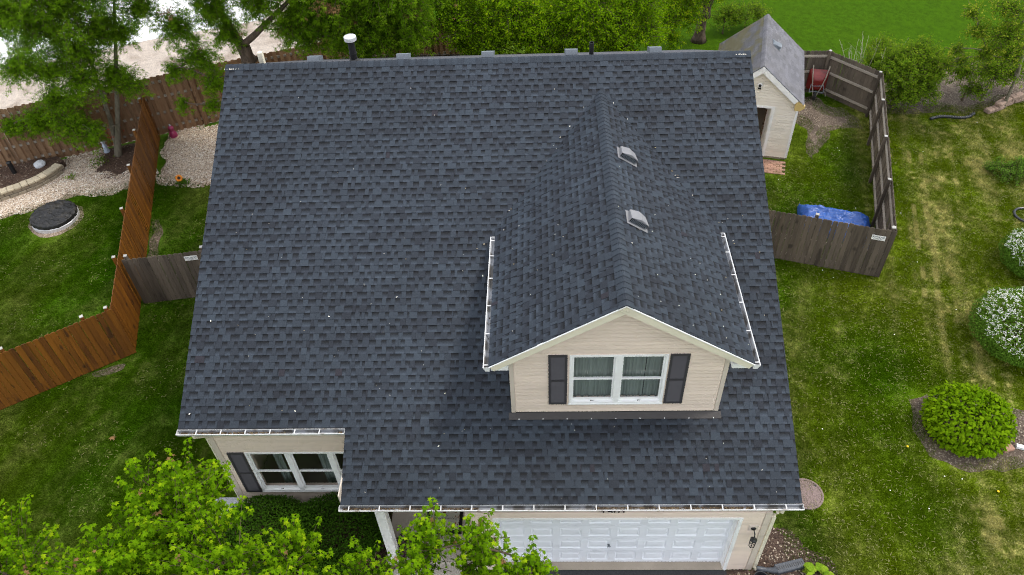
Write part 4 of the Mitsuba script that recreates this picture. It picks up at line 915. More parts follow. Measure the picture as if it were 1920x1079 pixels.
def blade_mesh(n, R, seed):
    r = np.random.default_rng(seed); rad = R * np.sqrt(r.random(n)) ** 1.1; a = r.uniform(0, 6.283, n); p = np.c_[rad * np.cos(a), rad * np.sin(a), 0 * a]
    h = r.uniform(.025, .062, n) * (1 + .5 * (meshkit.noise(np.c_[p[:, :2] * 9, a * 0]) - .5)); g = r.uniform(0, 6.283, n); w = r.uniform(.003, .0055, n)[:, None]; s = np.c_[np.cos(g), np.sin(g), 0 * g]; l = np.c_[-np.sin(g), np.cos(g), 0 * g] * (h * r.uniform(.2, 1.3, n))[:, None]
    v = np.stack([p - s * w, p + s * w, p + l + np.c_[0 * h, 0 * h, h]], 1).reshape(-1, 3); t = np.repeat(np.c_[r.random(n), 0 * a], 3, 0)
    return v, np.arange(3 * n).reshape(-1, 3), t
patch('grass_patch', 'mat_blade', blade_mesh(2400, .62, 1)); patch('grass_patch_b', 'mat_blade', blade_mesh(2400, .62, 2))
def chip_mesh(n, R, seed, s0, s1, flat, round_=False):
    r = np.random.default_rng(seed); m = MB(); base = trimesh.creation.icosphere(1 if round_ else 0, 1.0)
    for k in range(n):
        rad, a = R * math.sqrt(r.random()) ** 1.1, r.uniform(0, 6.283); s = r.uniform(s0, s1); q = trimesh.transformations.random_rotation_matrix(r.random(3))[:3, :3]
        v = base.vertices * A([1.25, .85, flat]) * s * r.uniform(.85, 1.15, base.vertices.shape); g = r.uniform(0, 6.283); tl = r.normal(0, .25, 2)
        R3 = trimesh.transformations.euler_matrix(tl[0], tl[1], g)[:3, :3]; m.add(v @ R3.T + A([rad * math.cos(a), rad * math.sin(a), s * flat * r.uniform(.4, 1.3)]), base.faces, (r.random(), 0))
    return np.vstack(m.v), np.vstack(m.f), np.vstack(m.t)
pm = chip_mesh(900, .55, 3, .011, .026, .6, True)
patch('pebble_patch', 'mat_pebble', pm)
cm = chip_mesh(700, .5, 4, .010, .030, .22); patch('chip_patch', 'mat_chip', cm); patch('chip_patch_pale', 'mat_chip_pale', cm)
house_fp = sbox(-8.0, 0.0, 3.95, 15.4).union(sbox(-4.25, -6, 3.4, .1)); shed_fp = Polygon([tuple(SP(a, b, 0)[:2]) for a, b in ((-1.4, -.75), (1.45, -.75), (1.45, 3.8), (-1.4, 3.8))])
beds = unary_union([gravel_bed, gravel_dark, mulch_a, soil_yard.buffer(-.12), ring_r.buffer(-.1), bed_r.buffer(-.15), mulch_g, bush_bed, drive, fire_ring, gravel_lot, wall_mulch] + [q.buffer(-.05) for q in dry_dirt])
view = Polygon([(-28.5, 24), (-13.6, -1), (10.2, -1), (19.5, 20.2), (11.6, 20.2), (-10, 20)])
turf = view.difference(unary_union([house_fp, shed_fp, beds, Point(5.47, 1.83).buffer(.3)]))
near = turf.intersection(sbox(-60, -3, 60, 8)); far = turf.intersection(sbox(-60, 8, 60, 21))
strew('lawn_grass', 'grass_patch', near, .62, 0, 1, 'short mown grass over the lawns nearest the camera', 'grass', .14, (.9, 1.2))
strew('rear_lawn_grass', 'grass_patch_b', far, .72, 0, 2, 'short mown grass over the lawns farther back', 'grass', .14, (1., 1.3))
def thatch_mesh(n, R, seed):
    r = np.random.default_rng(seed); m = MB()
    for k in range(n):
        p = A([*(R * math.sqrt(r.random()) * A([math.cos(q := r.uniform(0, 6.283)), math.sin(q)])), r.uniform(.025, .055)]); a = r.uniform(0, 6.283); d = A([math.cos(a), math.sin(a), r.normal(0, .15)]); s = A([-d[1], d[0], 0]) * r.uniform(.002, .0045); l = r.uniform(.03, .10); b = p + d * l * .5 + Z * .008; e = p + d * l + s * r.normal(0, 4)
        m.add([p - s, p + s, b + s, b - s, e], [(0, 1, 2), (0, 2, 3), (3, 2, 4)], (r.random(), 0))
    return np.vstack(m.v), np.vstack(m.f), np.vstack(m.t)
patch('thatch_patch', 'mat_thatch', thatch_mesh(80, .7, 9))
strew('lawn_thatch', 'thatch_patch', turf.intersection(sbox(4.5, -2, 30, 19)), .95, 0, 9, 'pale dry grass blades lying in the right lawn', 'dry grass', .2)
strew('left_lawn_thatch', 'thatch_patch', turf.intersection(sbox(-30, -2, -8, 15)), 2.2, 0, 10, 'few pale dry grass blades lying in the left lawns', 'dry grass', .2)
strew('pale_pebbles', 'pebble_patch', gravel_bed.union(fire_ring).difference(Point(-17.5, 12.62).buffer(.72)).difference(mulch_a), .52, .004, 3, 'pale tan pebbles of the left yard gravel bed', 'pebbles', .18)
strew('side_pebbles', 'pebble_patch', gravel_dark, .55, .004, 4, 'tan pebbles in the bed between the brown fence and the house', 'pebbles', .2)
strew('mulch_chips', 'chip_patch', mulch_a.union(bush_bed), .55, .008, 5, 'dark brown mulch chips under the slim tree and the hedge', 'mulch', .22)
strew('wall_mulch_chips', 'chip_patch', wall_mulch, .5, .278, 6, 'brown mulch chips behind the block wall', 'mulch', .2)
strew('garage_mulch_chips', 'chip_patch_pale', mulch_g, .5, .006, 7, 'reddish mulch with pale chips beside the garage corner', 'mulch', .18)
strew('soil_litter', 'chip_patch_pale', ring_r.union(bed_r).union(soil_yard), 1.3, -.004, 8, 'pale litter scattered over the bare soil', 'litter', .3)

# ------------------------------------------------------------------ foliage
MAPLE = (A([(0, 0, 0), (-.20, .02, -.03), (-.52, .06, -.12), (-.30, .32, -.04), (-.58, .66, -.12), (-.20, .60, -.03), (0, 1.05, -.16), (.20, .60, -.03), (.58, .66, -.12), (.30, .32, -.04), (.52, .06, -.12), (.20, .02, -.03), (0, .38, .05)]),
         A([(12, i, (i + 1)) for i in range(11)] + [(12, 11, 0)]))
SILVER = (A([(.24 * math.sin(g), .30 - .24 * math.cos(g), .02) for g in np.radians([20, 92, 150, 180 + 30, 268, 340])] + [(l * math.sin(g), .30 + l * math.cos(g), z) for g, l, z in zip(np.radians([100, 52, 0, -52, -100]), (.42, .68, .88, .68, .42), (-.08, -.12, -.18, -.12, -.08))]),
          A([(0, 6, 1), (1, 7, 2), (2, 8, 3), (3, 9, 4), (4, 10, 5), (0, 1, 5), (1, 4, 5), (1, 2, 4), (2, 3, 4)][:5] + [(1, 2, 3)]))
OVAL4 = (A([(0, 0, 0), (-.30, .42, -.05), (0, 1.0, -.14), (.30, .42, -.05), (0, .48, .04)]), A([(4, i, (i + 1) % 4) for i in range(4)]))
OVAL = (A([(0, 0, 0), (-.26, .32, -.05), (-.20, .72, -.07), (0, 1.0, -.15), (.20, .72, -.07), (.26, .32, -.05), (0, .45, .03)]), A([(6, i, (i + 1) % 6) for i in range(6)]))
KITE = (A([(0, 0, 0), (-.30, .45, -.06), (0, 1.0, -.12), (.30, .45, -.06)]), A([(0, 2, 1), (0, 3, 2)]))
def leaf_cloud(pos, tip, nrm, size, shape, tone):
    tip = unit(tip); nrm = unit(nrm - (nrm * tip).sum(1, keepdims=True) * tip); sx = np.cross(tip, nrm)
    S, F = shape; k = len(S)
    v = pos[:, None] + size[:, None, None] * (S[None, :, :1] * sx[:, None] + S[None, :, 1:2] * tip[:, None] + S[None, :, 2:] * nrm[:, None])
    f = (F[None] + (np.arange(len(pos)) * k)[:, None, None]).reshape(-1, 3)
    return v.reshape(-1, 3), f, np.repeat(np.c_[np.clip(tone, 0, 1), tone * 0], k, 0)
def shoots(lobes, n, r, low=-.45, inner=.70, out=1.06):
    lb = A([(*l[:3], *(l[3:] if len(l) == 6 else (l[3],) * 3)) for l in lobes], float); c, R = lb[:, :3], lb[:, 3:]; wgt = R.mean(1) ** 2; wgt /= wgt.sum(); tips, outs = [], []
    while len(tips) < n:
        k = r.choice(len(lb), p=wgt); d = unit(r.normal(size=3))
        if d[2] < low: continue
        p = c[k] + R[k] * d * r.uniform(inner, out)
        if (((p - c) / R) ** 2).sum(1).min() < (inner * .82) ** 2: continue
        tips.append(p); outs.append(unit(d / R[k]))
    return A(tips), A(outs)
def crown(tips, outs, r, length, nodes, per, size, shape, droop, sag, up=.35, tipyellow=.35, spread=1.0):
    """leafy shoots ending at the tips; returns leaf arrays and twig tubes"""
    n = len(tips); ax = unit(outs + A([0, 0, up]) + r.normal(0, .28, (n, 3))); L = length * r.uniform(.7, 1.3, n)[:, None]; b = tips - ax * L
    P, D, N, S, Tn = [], [], [], [], []
    side = unit(np.cross(ax, r.normal(size=(n, 3)))); side2 = np.cross(ax, side)
    for j in range(nodes):
        t = np.clip(.12 + .88 * np.maximum((j + r.uniform(-.3, .3, n)[:, None]) / max(nodes - 1, 1), 0) ** .8, .05, 1.02); p0 = b + ax * L * t - A([0, 0, 1]) * sag * t ** 2
        last = j == nodes - 1
        for q in range(per * 2 if last else per):
            a = (j * 1.57 + q * 6.283 / (per * 2 if last else per) + r.uniform(-.5, .5, n))[:, None]; rad = side * np.cos(a) + side2 * np.sin(a)
            sz = size * r.uniform(.65, 1.25, n) * (.8 if last else 1); pet = sz[:, None] * r.uniform(.2, .6, (n, 1)); dr_ = droop * r.uniform(.6, 1.3, (n, 1)) * (.7 if last else 1)
            dirn = unit(rad * spread + ax * (.25 + .35 * t) + r.normal(0, .2, (n, 3)) - A([0, 0, 1]) * dr_)
            P.append(p0 + (rad * .7 + ax * .3) * pet); D.append(dirn); N.append(A([0, 0, .8]) + .85 * rad * dr_ + .35 * outs + r.normal(0, .25, (n, 3)))
            S.append(sz); Tn.append(.10 + .5 * r.random(n) + tipyellow * (t[:, 0] > .80) * r.random(n) ** .6 + .12 * (r.random(n) < .1))
    return leaf_cloud(np.vstack(P), np.vstack(D), np.vstack(N), np.hstack(S), shape, np.hstack(Tn)), b, tips - A([0, 0, 1]) * sag
def twig_mesh(a, b, r0, r1):
    d = unit(b - a); s = unit(np.cross(d, A([.3, .2, .9]))); s2 = np.cross(d, s); n = len(a); g = [0, 2.094, 4.189]
    v = np.stack([a + (s * math.cos(q) + s2 * math.sin(q)) * r0 for q in g] + [b + (s * math.cos(q) + s2 * math.sin(q)) * r1 for q in g], 1).reshape(-1, 3)
    f = A([(0, 1, 4), (0, 4, 3), (1, 2, 5), (1, 5, 4), (2, 0, 3), (2, 3, 5)]); return v, (f[None] + (np.arange(n) * 6)[:, None, None]).reshape(-1, 3)
def bez(p, q, up, n=8):
    p, q = A(p, float), A(q, float); t = np.linspace(0, 1, n)[:, None]; c = p + (q - p) * .45 + A([0, 0, up]); return (1 - t) ** 2 * p + 2 * t * (1 - t) * c + t ** 2 * q
def tree(name, label, cat, trunks, lobes, n, seed, leafmat_, barkmat, shape, size, length=.6, nodes=7, per=2, droop=.5, sag=.08, up=.35, trunk_r=.12, low=-.45, inner=.68, tipyellow=.35, twigs=True, dead=0, dfreq=1., spread=1.0, group=None, branch_r=.03, out=1.08):
    r = np.random.default_rng(seed); k = thing(name, label, cat, group); joints = []
    for tp in trunks:
        p = A(tp, float); pts, rad = [], []
        t = np.linspace(0, len(p) - 1, 6 * (len(p) - 1) + 1); pts = np.stack([np.interp(t, np.arange(len(p)), p[:, i]) for i in range(3)], 1); pts += .05 * trunk_r * 6 * (np.stack([meshkit.noise(np.c_[t * 1.7, t * 0 + i + seed, t * 0]) for i in range(3)], 1) - .5) * (t[:, None] > .2)
        rad = trunk_r * (1 - .75 * t / t.max()) * (1 + .5 * np.exp(-t * 6)); MB().tube(pts, rad, 12).build('trunk', barkmat, k, True); joints.append(pts)
    J = np.vstack(joints); m = MB(); rest = [A(l[:3], float) for l in lobes]
    while rest:                                          # limbs grow from the nearest limb or stem, never from above
        D = np.stack([np.linalg.norm(J - c, axis=1) + 2.2 * np.maximum(0, J[:, 2] - c[2] + .2) for c in rest]); i, j = np.unravel_index(D.argmin(), D.shape); c = rest.pop(i)
        b = bez(J[j], c, .15 * np.linalg.norm(J[j] - c), 9); w_ = np.linspace(0, np.pi, 9)[:, None]; b += np.sin(w_) * r.normal(0, .10 * np.linalg.norm(J[j] - c), 3)
        m.tube(b, np.linspace(max(branch_r, .09 * trunk_r), .012, 9), 6); J = np.vstack([J, b[3:]])
    m.build('branches', barkmat, k, True, kind='stuff')
    tips, outs = shoots(lobes, n, r, low, inner, out); (v, f, t), b, e = crown(tips, outs, r, length, nodes, per, size, shape, droop, sag, up, tipyellow, spread)
    if dead:
        nl = len(v) // len(shape[0]); pick = np.repeat(meshkit.fbm(v.reshape(nl, -1, 3)[:, 0] * dfreq + seed, 2) > 1 - dead, len(shape[0])); fm = pick[f[:, 0]]
        dm = MB(); dm.add(v, f[fm], t); dm.build('withered_leaves', 'mat_dry_leaf', k, kind='stuff'); f = f[~fm]
    MB().add(v, f, t).build('crown', leafmat_, k, kind='stuff')
    if twigs: MB().add(*twig_mesh(b, e, .007, .003)).build('twigs', 'mat_twig', k, kind='stuff')
    return k

# front maple, seen from above
tree('maple_tree', 'bright yellow green maple in the front yard, seen from above in the lower left', 'tree', [[(-5.6, -4.9, 0), (-5.6, -4.8, 1.6), (-5.7, -4.5, 3.0), (-5.8, -4.1, 4.4)]],
     [(-7.05, -1.35, 4.75, .75, 1.2, 1.3), (-6.5, -1.6, 5.0, .8, 1.0, 1.2), (-7.6, -2.4, 4.7, .9, 1.2, 1.2), (-5.9, -2.3, 5.0, 1.0, 1.1, 1.2), (-10.6, -1.7, 3.7, .8, 1.2, 1.1), (-9.6, -2.2, 3.9, .5, 1.0, 1.0), (-9.9, -3.2, 4.0, 1.3, 1.2, 1.2), (-8.4, -3.0, 4.3, .9, 1.1, 1.0), (-4.9, -2.1, 4.4, .55, .9, 1.0), (-3.7, -2.35, 4.2, .6, .8, .95), (-2.7, -1.75, 4.2, .55, .75, .95), (-1.8, -1.6, 4.1, .55, .65, 1.05), (-1.2, -2.2, 3.8, .6, .7, .9), (-.55, -2.4, 3.6, .6, .6, .7), (.2, -2.7, 3.4, .45, .5, .4), (-.9, -1.75, 3.9, .3, .4, .6), (-3.2, -3.0, 4.2, .8, .8, .9), (-1.9, -3.0, 4.0, .9, .8, .8), (-3.0, -2.9, 4.3, 1.0, 1.0, 1.0),
      (-5.0, -4.3, 5.4, 1.9, 1.6, 1.3), (-2.9, -4.3, 4.7, 1.5, 1.3, 1.2), (-7.4, -4.6, 5.0, 1.5, 1.4, 1.2), (-11.2, -3.0, 3.4, 1.2, 1.3, 1.2), (-8.9, -2.3, 3.9, .7, .9, .8), (-12.3, -2.2, 3.0, .8, 1.0, 1.0)],
     2500, 11, 'mat_maple', 'mat_bark', MAPLE, .088, length=.62, nodes=7, per=2, droop=1.35, sag=.10, up=.55, trunk_r=.16, inner=.35, out=1.2, tipyellow=.45, dead=.21, dfreq=4.5)
# rear trees
tree('slim_tree', 'slim pale trunked tree with loose green crown at the upper left corner', 'tree', [[(-16.77, 16.40, 0), (-16.18, 16.77, 1.9), (-15.62, 17.15, 3.8), (-15.05, 17.42, 5.6), (-14.8, 17.5, 7.0)], [(-16.87, 16.65, 0), (-16.72, 16.84, 1.3), (-16.49, 16.74, 2.8), (-16.05, 16.37, 5.0), (-16, 16.4, 6.4)]],
     [(-17.33, 16.0, 5.41, 1.1), (-16.50, 16.4, 4.42, 1.0), (-16.26, 16.5, 5.87, 1.3), (-18.68, 16.2, 3.99, .75), (-16.58, 16.0, 3.44, .85), (-18.77, 15.9, 1.95, .7), (-17.41, 15.7, 1.93, .75), (-16.62, 15.4, 1.66, .5), (-15.18, 17.2, 4.56, .6), (-15.16, 16.6, 3.05, .55), (-14.12, 17.2, 5.49, .65), (-15.85, 16.9, 3.22, .6), (-17.94, 16.0, 5.97, .9), (-15.72, 17.0, 4.87, .8), (-19.61, 15.6, 1.94, .4), (-17.66, 16.2, 3.76, .7), (-14.88, 17.2, 6.42, 1.2), (-16.70, 16.2, 6.89, 1.2), (-17.78, 15.9, 2.80, .55), (-15.6, 16.9, 8.2, 1.5), (-17.2, 16.6, 8.0, 1.3)],  # last two lobes lie above the view, added to shade mulch and fence
     3700, 12, 'mat_silver_leaf', 'mat_pale_bark', SILVER, .135, length=.6, nodes=7, per=2, droop=.7, sag=.12, up=.1, trunk_r=.10, inner=.35, low=-.8, branch_r=.02, out=1.35)
tree('silver_maple', 'dark trunked tree with drooping foliage and withered leaves behind the left roof end', 'tree', [[(-10.9, 17.0, 0), (-10.95, 17.1, 2.0), (-10.95, 17.2, 3.2), (-10.72, 16.8, 4.2), (-9.8, 16.5, 5.0), (-8.6, 16.2, 6.0)], [(-10.95, 17.2, 3.3), (-11.2, 17.2, 4.3), (-11.5, 17.2, 5.4), (-11.7, 17.2, 6.6)]],
     [(-13.15, 17.2, 4.70, .8), (-12.77, 17.2, 3.59, .75), (-13.70, 17.0, 3.21, .5), (-12.21, 16.6, 2.97, .5), (-12.30, 16.1, 2.31, .35), (-11.35, 16.8, 4.64, .55), (-11.65, 17.2, 5.32, .8), (-13.55, 16.6, 2.15, .35), (-9.90, 16.5, 5.88, .8), (-8.66, 16.6, 5.05, 1.0), (-7.18, 16.6, 5.28, 1.1), (-8.52, 16.4, 4.54, .55), (-6.27, 16.6, 4.88, 1.0), (-5.18, 16.8, 5.13, 1.0), (-6.53, 16.6, 3.98, .5), (-5.12, 16.8, 4.27, .5), (-7.27, 16.5, 6.48, 1.5), (-5.22, 16.5, 6.42, 1.4), (-9.28, 16.5, 6.71, 1.2), (-11.60, 17.0, 6.40, 1.1), (-6.84, 16.5, 4.53, .65), (-7.6, 18.0, 4.4, 1.3), (-5.8, 18.2, 4.0, 1.4), (-8.9, 18.2, 4.6, 1.0), (-5.0, 18.4, 5.0, 1.3), (-12.6, 16.4, 7.9, 1.5), (-10.4, 16.0, 8.3, 1.7), (-8.4, 16.2, 8.6, 1.6), (-11.5, 17.8, 8.6, 1.6), (-6.8, 17.2, 8.8, 1.6)],  # last five lobes lie above the view, added to shade the side gravel bed
     6200, 13, 'mat_silver_leaf', 'mat_bark', SILVER, .142, length=.55, nodes=7, per=2, droop=.8, sag=.15, up=.0, trunk_r=.22, inner=.45, low=-.8, dead=.27, dfreq=1.5, out=1.2)
tree('leafy_tree', 'lime green round leaved tree behind the middle of the roof ridge', 'tree', [[(-1.0, 20.0, 0), (-1.0, 20.0, 2.0), (-.8, 19.8, 3.6), (-.6, 19.6, 5.2)]],
     [(-3.73, 18.6, 3.94, .9), (-2.41, 18.6, 3.50, .95), (-.86, 18.8, 3.46, 1.1), (.69, 18.8, 3.41, 1.05), (2.06, 19.0, 3.48, 1.0), (3.3, 19.4, 3.03, .9), (-3.53, 18.8, 3.01, .5), (-.78, 18.9, 2.67, .55), (2.60, 19.0, 2.56, .55), (-1.79, 19.0, 4.49, 1.4), (1.06, 19.0, 4.41, 1.4), (3.0, 19.6, 4.3, 1.1), (-2.26, 18.8, 2.66, .4), (.91, 18.9, 2.51, .5), (-3.6, 19.2, 5.2, 1.1), (-3, 20.3, 3.6, 1.4), (-1, 20.4, 3.4, 1.5), (1.2, 20.5, 3.3, 1.5), (3.0, 20.8, 3.0, 1.2), (-3, 20.6, 2.0, 1.0), (.2, 20.2, 1.9, .9), (2.3, 20.2, 1.8, .9)],
     5600, 14, 'mat_lime_leaf', 'mat_bark', OVAL4, .105, length=.5, nodes=6, per=2, droop=.45, sag=.06, up=.2, trunk_r=.16, inner=.55, low=-.8)
tree('leafy_tree', 'yellowish green tree with a stout brown trunk on the lawn beyond the rear fence', 'tree', [[(6.4, 24.3, 0), (6.42, 24.3, 1.3), (6.2, 24.1, 2.4), (5.6, 23.6, 4.0)], [(6.42, 24.3, 1.2), (6.75, 24.2, 2.6), (6.9, 24.1, 4.2)]],
     [(5.3, 22.3, 2.3, .9), (4.4, 21.6, 2.5, .8), (6.3, 23.4, 3.0, .95), (5.0, 22.6, 3.4, 1.2), (6.9, 24.0, 3.7, 1.0), (4.7, 21.3, 1.7, .5), (5.8, 22.4, 4.4, 1.3), (7.1, 23.8, 2.5, .45)],
     1700, 15, 'mat_lime_leaf', 'mat_bark', OVAL4, .09, length=.45, nodes=7, per=2, droop=.4, sag=.05, up=.2, trunk_r=.24, inner=.5, low=-.8, tipyellow=.6)
# shrubs upper right
tree('shrub', 'wide green shrub against the outside of the grey fence corner', 'shrub', [[(12.7, 18.6, 0), (12.7, 18.5, .9)], [(12.9, 18.7, 0), (13.2, 18.6, 1.0)]], [(12.35, 19.2, 1.5, .85), (12.75, 18.6, 1.7, .95), (13.5, 18.9, 1.8, .9), (13.0, 18.3, .9, .75), (13.8, 18.5, 1.0, .8), (12.6, 20.3, 1.6, .6), (14.2, 19.0, 1.5, .7)],
     2000, 16, 'mat_shrub_leaf', 'mat_twig', OVAL4, .08, length=.4, nodes=7, per=2, droop=.3, sag=.05, up=.4, trunk_r=.04, inner=.45, low=-.7, branch_r=.014)
tree('shrub', 'sparse twiggy shrub above the reddish stones at the right edge', 'shrub', [[(15.7, 18.9, 0), (15.6, 18.7, .9)], [(16.4, 18.9, 0), (16.5, 18.7, 1.0)]], [(15.2, 18.6, 1.5, .8), (16.2, 18.6, 1.5, .9), (17.0, 18.9, 1.3, .8), (15.8, 18.5, .8, .6), (16.8, 19.6, 1.8, .9), (17.8, 19.4, 1.5, .9)],
     1000, 17, 'mat_shrub_leaf', 'mat_twig', KITE, .085, length=.5, nodes=6, per=2, droop=.3, sag=.05, up=.4, trunk_r=.035, inner=.3, low=-.7, branch_r=.014)
tree('small_tree', 'pale leaved tree reaching in from the upper right corner over the shrubs', 'tree', [[(17.0, 18.3, 0), (16.9, 18.2, 1.5), (16.3, 17.6, 2.8), (15.6, 17.0, 4.0)], [(16.9, 18.2, 1.4), (16.8, 18.4, 3.0), (16.6, 18.3, 4.6)]],
     [(15.3, 17.2, 3.7, .75), (14.45, 17.6, 3.6, .5), (15.0, 17.2, 4.6, .7), (14.0, 17.6, 2.9, .35), (15.0, 17.5, 2.8, .55), (13.85, 17.6, 2.35, .3), (15.6, 17.0, 3.0, .6), (14.0, 17.5, 4.3, .4), (16.4, 17.6, 4.2, .9), (14.5, 18.0, 2.3, .4)],
     700, 18, 'mat_shrub_leaf', 'mat_pale_bark', OVAL4, .09, length=.5, nodes=7, per=2, droop=.25, sag=.06, up=.3, trunk_r=.06, inner=.3, low=-.7, tipyellow=.7, branch_r=.018)
for c, r_, l in (((8.55, 25.1), .95, 'soft green bush on the lawn beyond the shed ridge'), ((7.55, 24.9), .7, 'smaller soft green bush beside the bush beyond the shed')):
    tree('bush', l, 'bush', [[(*c, 0), (c[0], c[1], .5)]], [(*c, .8, r_, r_ * .8, .8), (c[0] + .6 * r_, c[1] + .3, .7, .6, .6, .6)], 260, 19 + int(r_ * 100), 'mat_shrub_leaf', 'mat_twig', KITE, .07, length=.35, nodes=6, trunk_r=.03, inner=.5)
tree('bush', 'low green bush at the right edge of the lawn, above the black ring', 'bush', [[(15.4, 13.95, 0), (15.4, 13.95, .3)]], [(15.3, 13.95, .35, .6, .65, .4), (15.9, 14.0, .4, .6, .6, .45), (14.9, 14.3, .2, .35, .35, .25)], 260, 31, 'mat_spirea_leaf', 'mat_twig', KITE, .06, length=.3, nodes=7, trunk_r=.02, inner=.4)
# the dead brush on the corner of the fence
m = MB(); r = np.random.default_rng(40); b0 = A([11.95, 19.35, .0]); dirs = unit(np.c_[r.normal(.1, .4, 26), r.normal(.25, .3, 26), r.uniform(.7, 1.4, 26)])
for d in dirs:
    p1 = b0 + A([r.normal(0, .35), r.normal(0, .3), 0]); q = p1 + d * r.uniform(1.6, 2.5); pts = bez(p1, q, .1, 6); m.tube(pts, np.linspace(.014, .004, 6), 4)
    for s in range(3): j = pts[r.integers(2, 5)]; m.tube([j, j + unit(d + r.normal(0, .6, 3)) * r.uniform(.2, .45)], [.006, .003], 3)
m.build('brush_pile', 'mat_dead_twig', None, label='bare pale branches piled behind the diagonal grey fence', cat='branches')

# ------------------------------------------------------------------ dense shrubs: leaves laid over a dome
def dome(name, label, cat, c, R, n, seed, leafm, shape, size, lumps=.12, flat=.55, flowers=0, parts=0, group=None, tilt=.55):
    r = np.random.default_rng(seed); k = thing(name, label, cat, group); c, R = A(c, float), A(R, float)
    def surf(d):
        l = 1 + lumps * (2 * meshkit.fbm(d * 2.6 + seed, 3) - 1); l = l * np.where(d[:, 2] < 0, 1 - .25 * d[:, 2] ** 2, 1); return c + R * d * l[:, None]
    d = unit(r.normal(size=(int(n * 2.2), 3))); d = d[d[:, 2] > -.75][:n]; dep = 1.05 - .28 * r.random(len(d)) ** 2
    p = c + (surf(d) - c) * dep[:, None]; p[:, 2] = np.maximum(p[:, 2], .03); o = unit(d / R)
    down = unit(A([0, 0, -1.]) + o * tilt + r.normal(0, .85, (len(d), 3))); nr = o + A([0, 0, flat]) + r.normal(0, .28, (len(d), 3))
    sz = size * r.uniform(.6, 1.25, len(d)); tone = .1 + .55 * r.random(len(d)) + .25 * (meshkit.fbm(d * 4 + 3, 2) - .4)
    order = np.argsort(np.linalg.norm(p - EYE, axis=1)) if parts else np.arange(len(d))
    for i in order[:parts]:
        v, f, t = leaf_cloud(p[i:i + 1], down[i:i + 1], nr[i:i + 1], sz[i:i + 1], shape, tone[i:i + 1]); MB().add(v, f, t).build('leaf', leafm, k)
    o2 = order[parts:]; v, f, t = leaf_cloud(p[o2], down[o2], nr[o2], sz[o2], shape, tone[o2]); MB().add(v, f, t).build('foliage', leafm, k, kind='stuff')
    m = MB(); g = unit(r.normal(size=(40, 3))); g[:, 2] = np.abs(g[:, 2])
    for q in g: m.tube(bez(c * A([1, 1, 0]) + A([q[0], q[1], 0]) * .12, c + R * q * .6, .1, 5), np.linspace(.012, .004, 5), 4)
    m.build('stems', 'mat_twig', k, kind='stuff')
    if flowers:
        d = unit(r.normal(size=(flowers * 6, 3))); w = d @ unit(A([-.25, -.15, .9])) + .9 * (meshkit.fbm(d * 3.1 + 11, 3) - .5); d = d[w > .42][:flowers]
        P = surf(d) + unit(d / R) * .015; m = MB(); cl = []
        for q in range(7): cl.append(leaf_cloud(P + r.normal(0, .017, P.shape), r.normal(size=P.shape) * A([1, 1, .3]), unit(d / R) + A([0, 0, .5]) + r.normal(0, .3, P.shape), np.full(len(P), .026), KITE, r.random(len(P))))
        for v, f, t in cl: m.add(v, f, t)
        m.build('flowers', 'mat_petal_white', k, kind='stuff')
    return k
dome('flowering_shrub', 'larger white flowering shrub at the right edge, above the round green shrub', 'flowering shrub', (12.35, 6.45, .62), (1.28, 1.30, .78), 22000, 51, 'mat_spirea_leaf', KITE, .055, .10, flowers=800)
dome('flowering_shrub', 'smaller white flowering shrub cut by the right edge, below the black ring', 'flowering shrub', (13.95, 9.4, .55), (.85, .95, .68), 12000, 52, 'mat_spirea_leaf', KITE, .055, .12, flowers=560)
dome('round_shrub', 'rounded bright green broad leaved shrub in a ring of bare soil', 'shrub', (9.78, 3.62, .42), (.98, .92, .66), 4800, 53, 'mat_round_leaf', OVAL, .12, .12, flat=.35, parts=200)
for c, R, n, s, l in (((-7.0, .72, .55), (1.05, .72, .55), 17000, 54, 'dark evergreen hedge bush under the left part of the front window'), ((-5.4, .62, .55), (1.1, .85, .58), 17000, 55, 'dark evergreen hedge bush beside the porch column'), ((-5.9, -.8, .5), (1.3, .9, .55), 17000, 56, 'dark evergreen hedge bush in front of the others under the maple')):
    dome('hedge_bush', l, 'bush', c, R, n, s, 'mat_hedge_leaf', KITE, .055, .10)
dome('porch_plant', 'dark purplish plant beside the porch slab under the maple', 'plant', (-3.78, .35, .35), (.28, .25, .25), 420, 57, 'mat_purple_leaf', KITE, .07) if 'mat_purple_leaf' in scene else None

# hosta: each leaf a part
k = thing('hosta', 'yellow green hosta at the bottom edge right of the black downspout extension', 'plant'); r = np.random.default_rng(60)
for i in range(34):
    a = r.uniform(0, 6.283); l = r.uniform(.14, .26); rise = r.uniform(.5, 1.3) * (1 - .4 * (i % 3) / 2); o = A([math.cos(a), math.sin(a), 0]); s_ = A([-math.sin(a), math.cos(a), 0]); b = A([5.22, -.22, .04]) + o * r.uniform(.02, .1); u = np.linspace(0, 1, 7)
    mid = b + o * (.06 + l * u)[:, None] + Z * (.10 * rise + l * (rise * u - .95 * u ** 2))[:, None]; w = (1.05 * l * u ** .6 * (1 - u) ** .85)[:, None]
    v = np.vstack([mid - s_ * w + Z * .25 * w, mid, mid + s_ * w + Z * .25 * w]); ii = np.arange(6)
    MB().add(v, np.vstack([np.stack([ii, ii + 1, ii + 8, ii + 7], 1), np.stack([ii + 7, ii + 8, ii + 15, ii + 14], 1)]), (r.random(), 0)).build('leaf', 'mat_hosta_leaf', k, True)
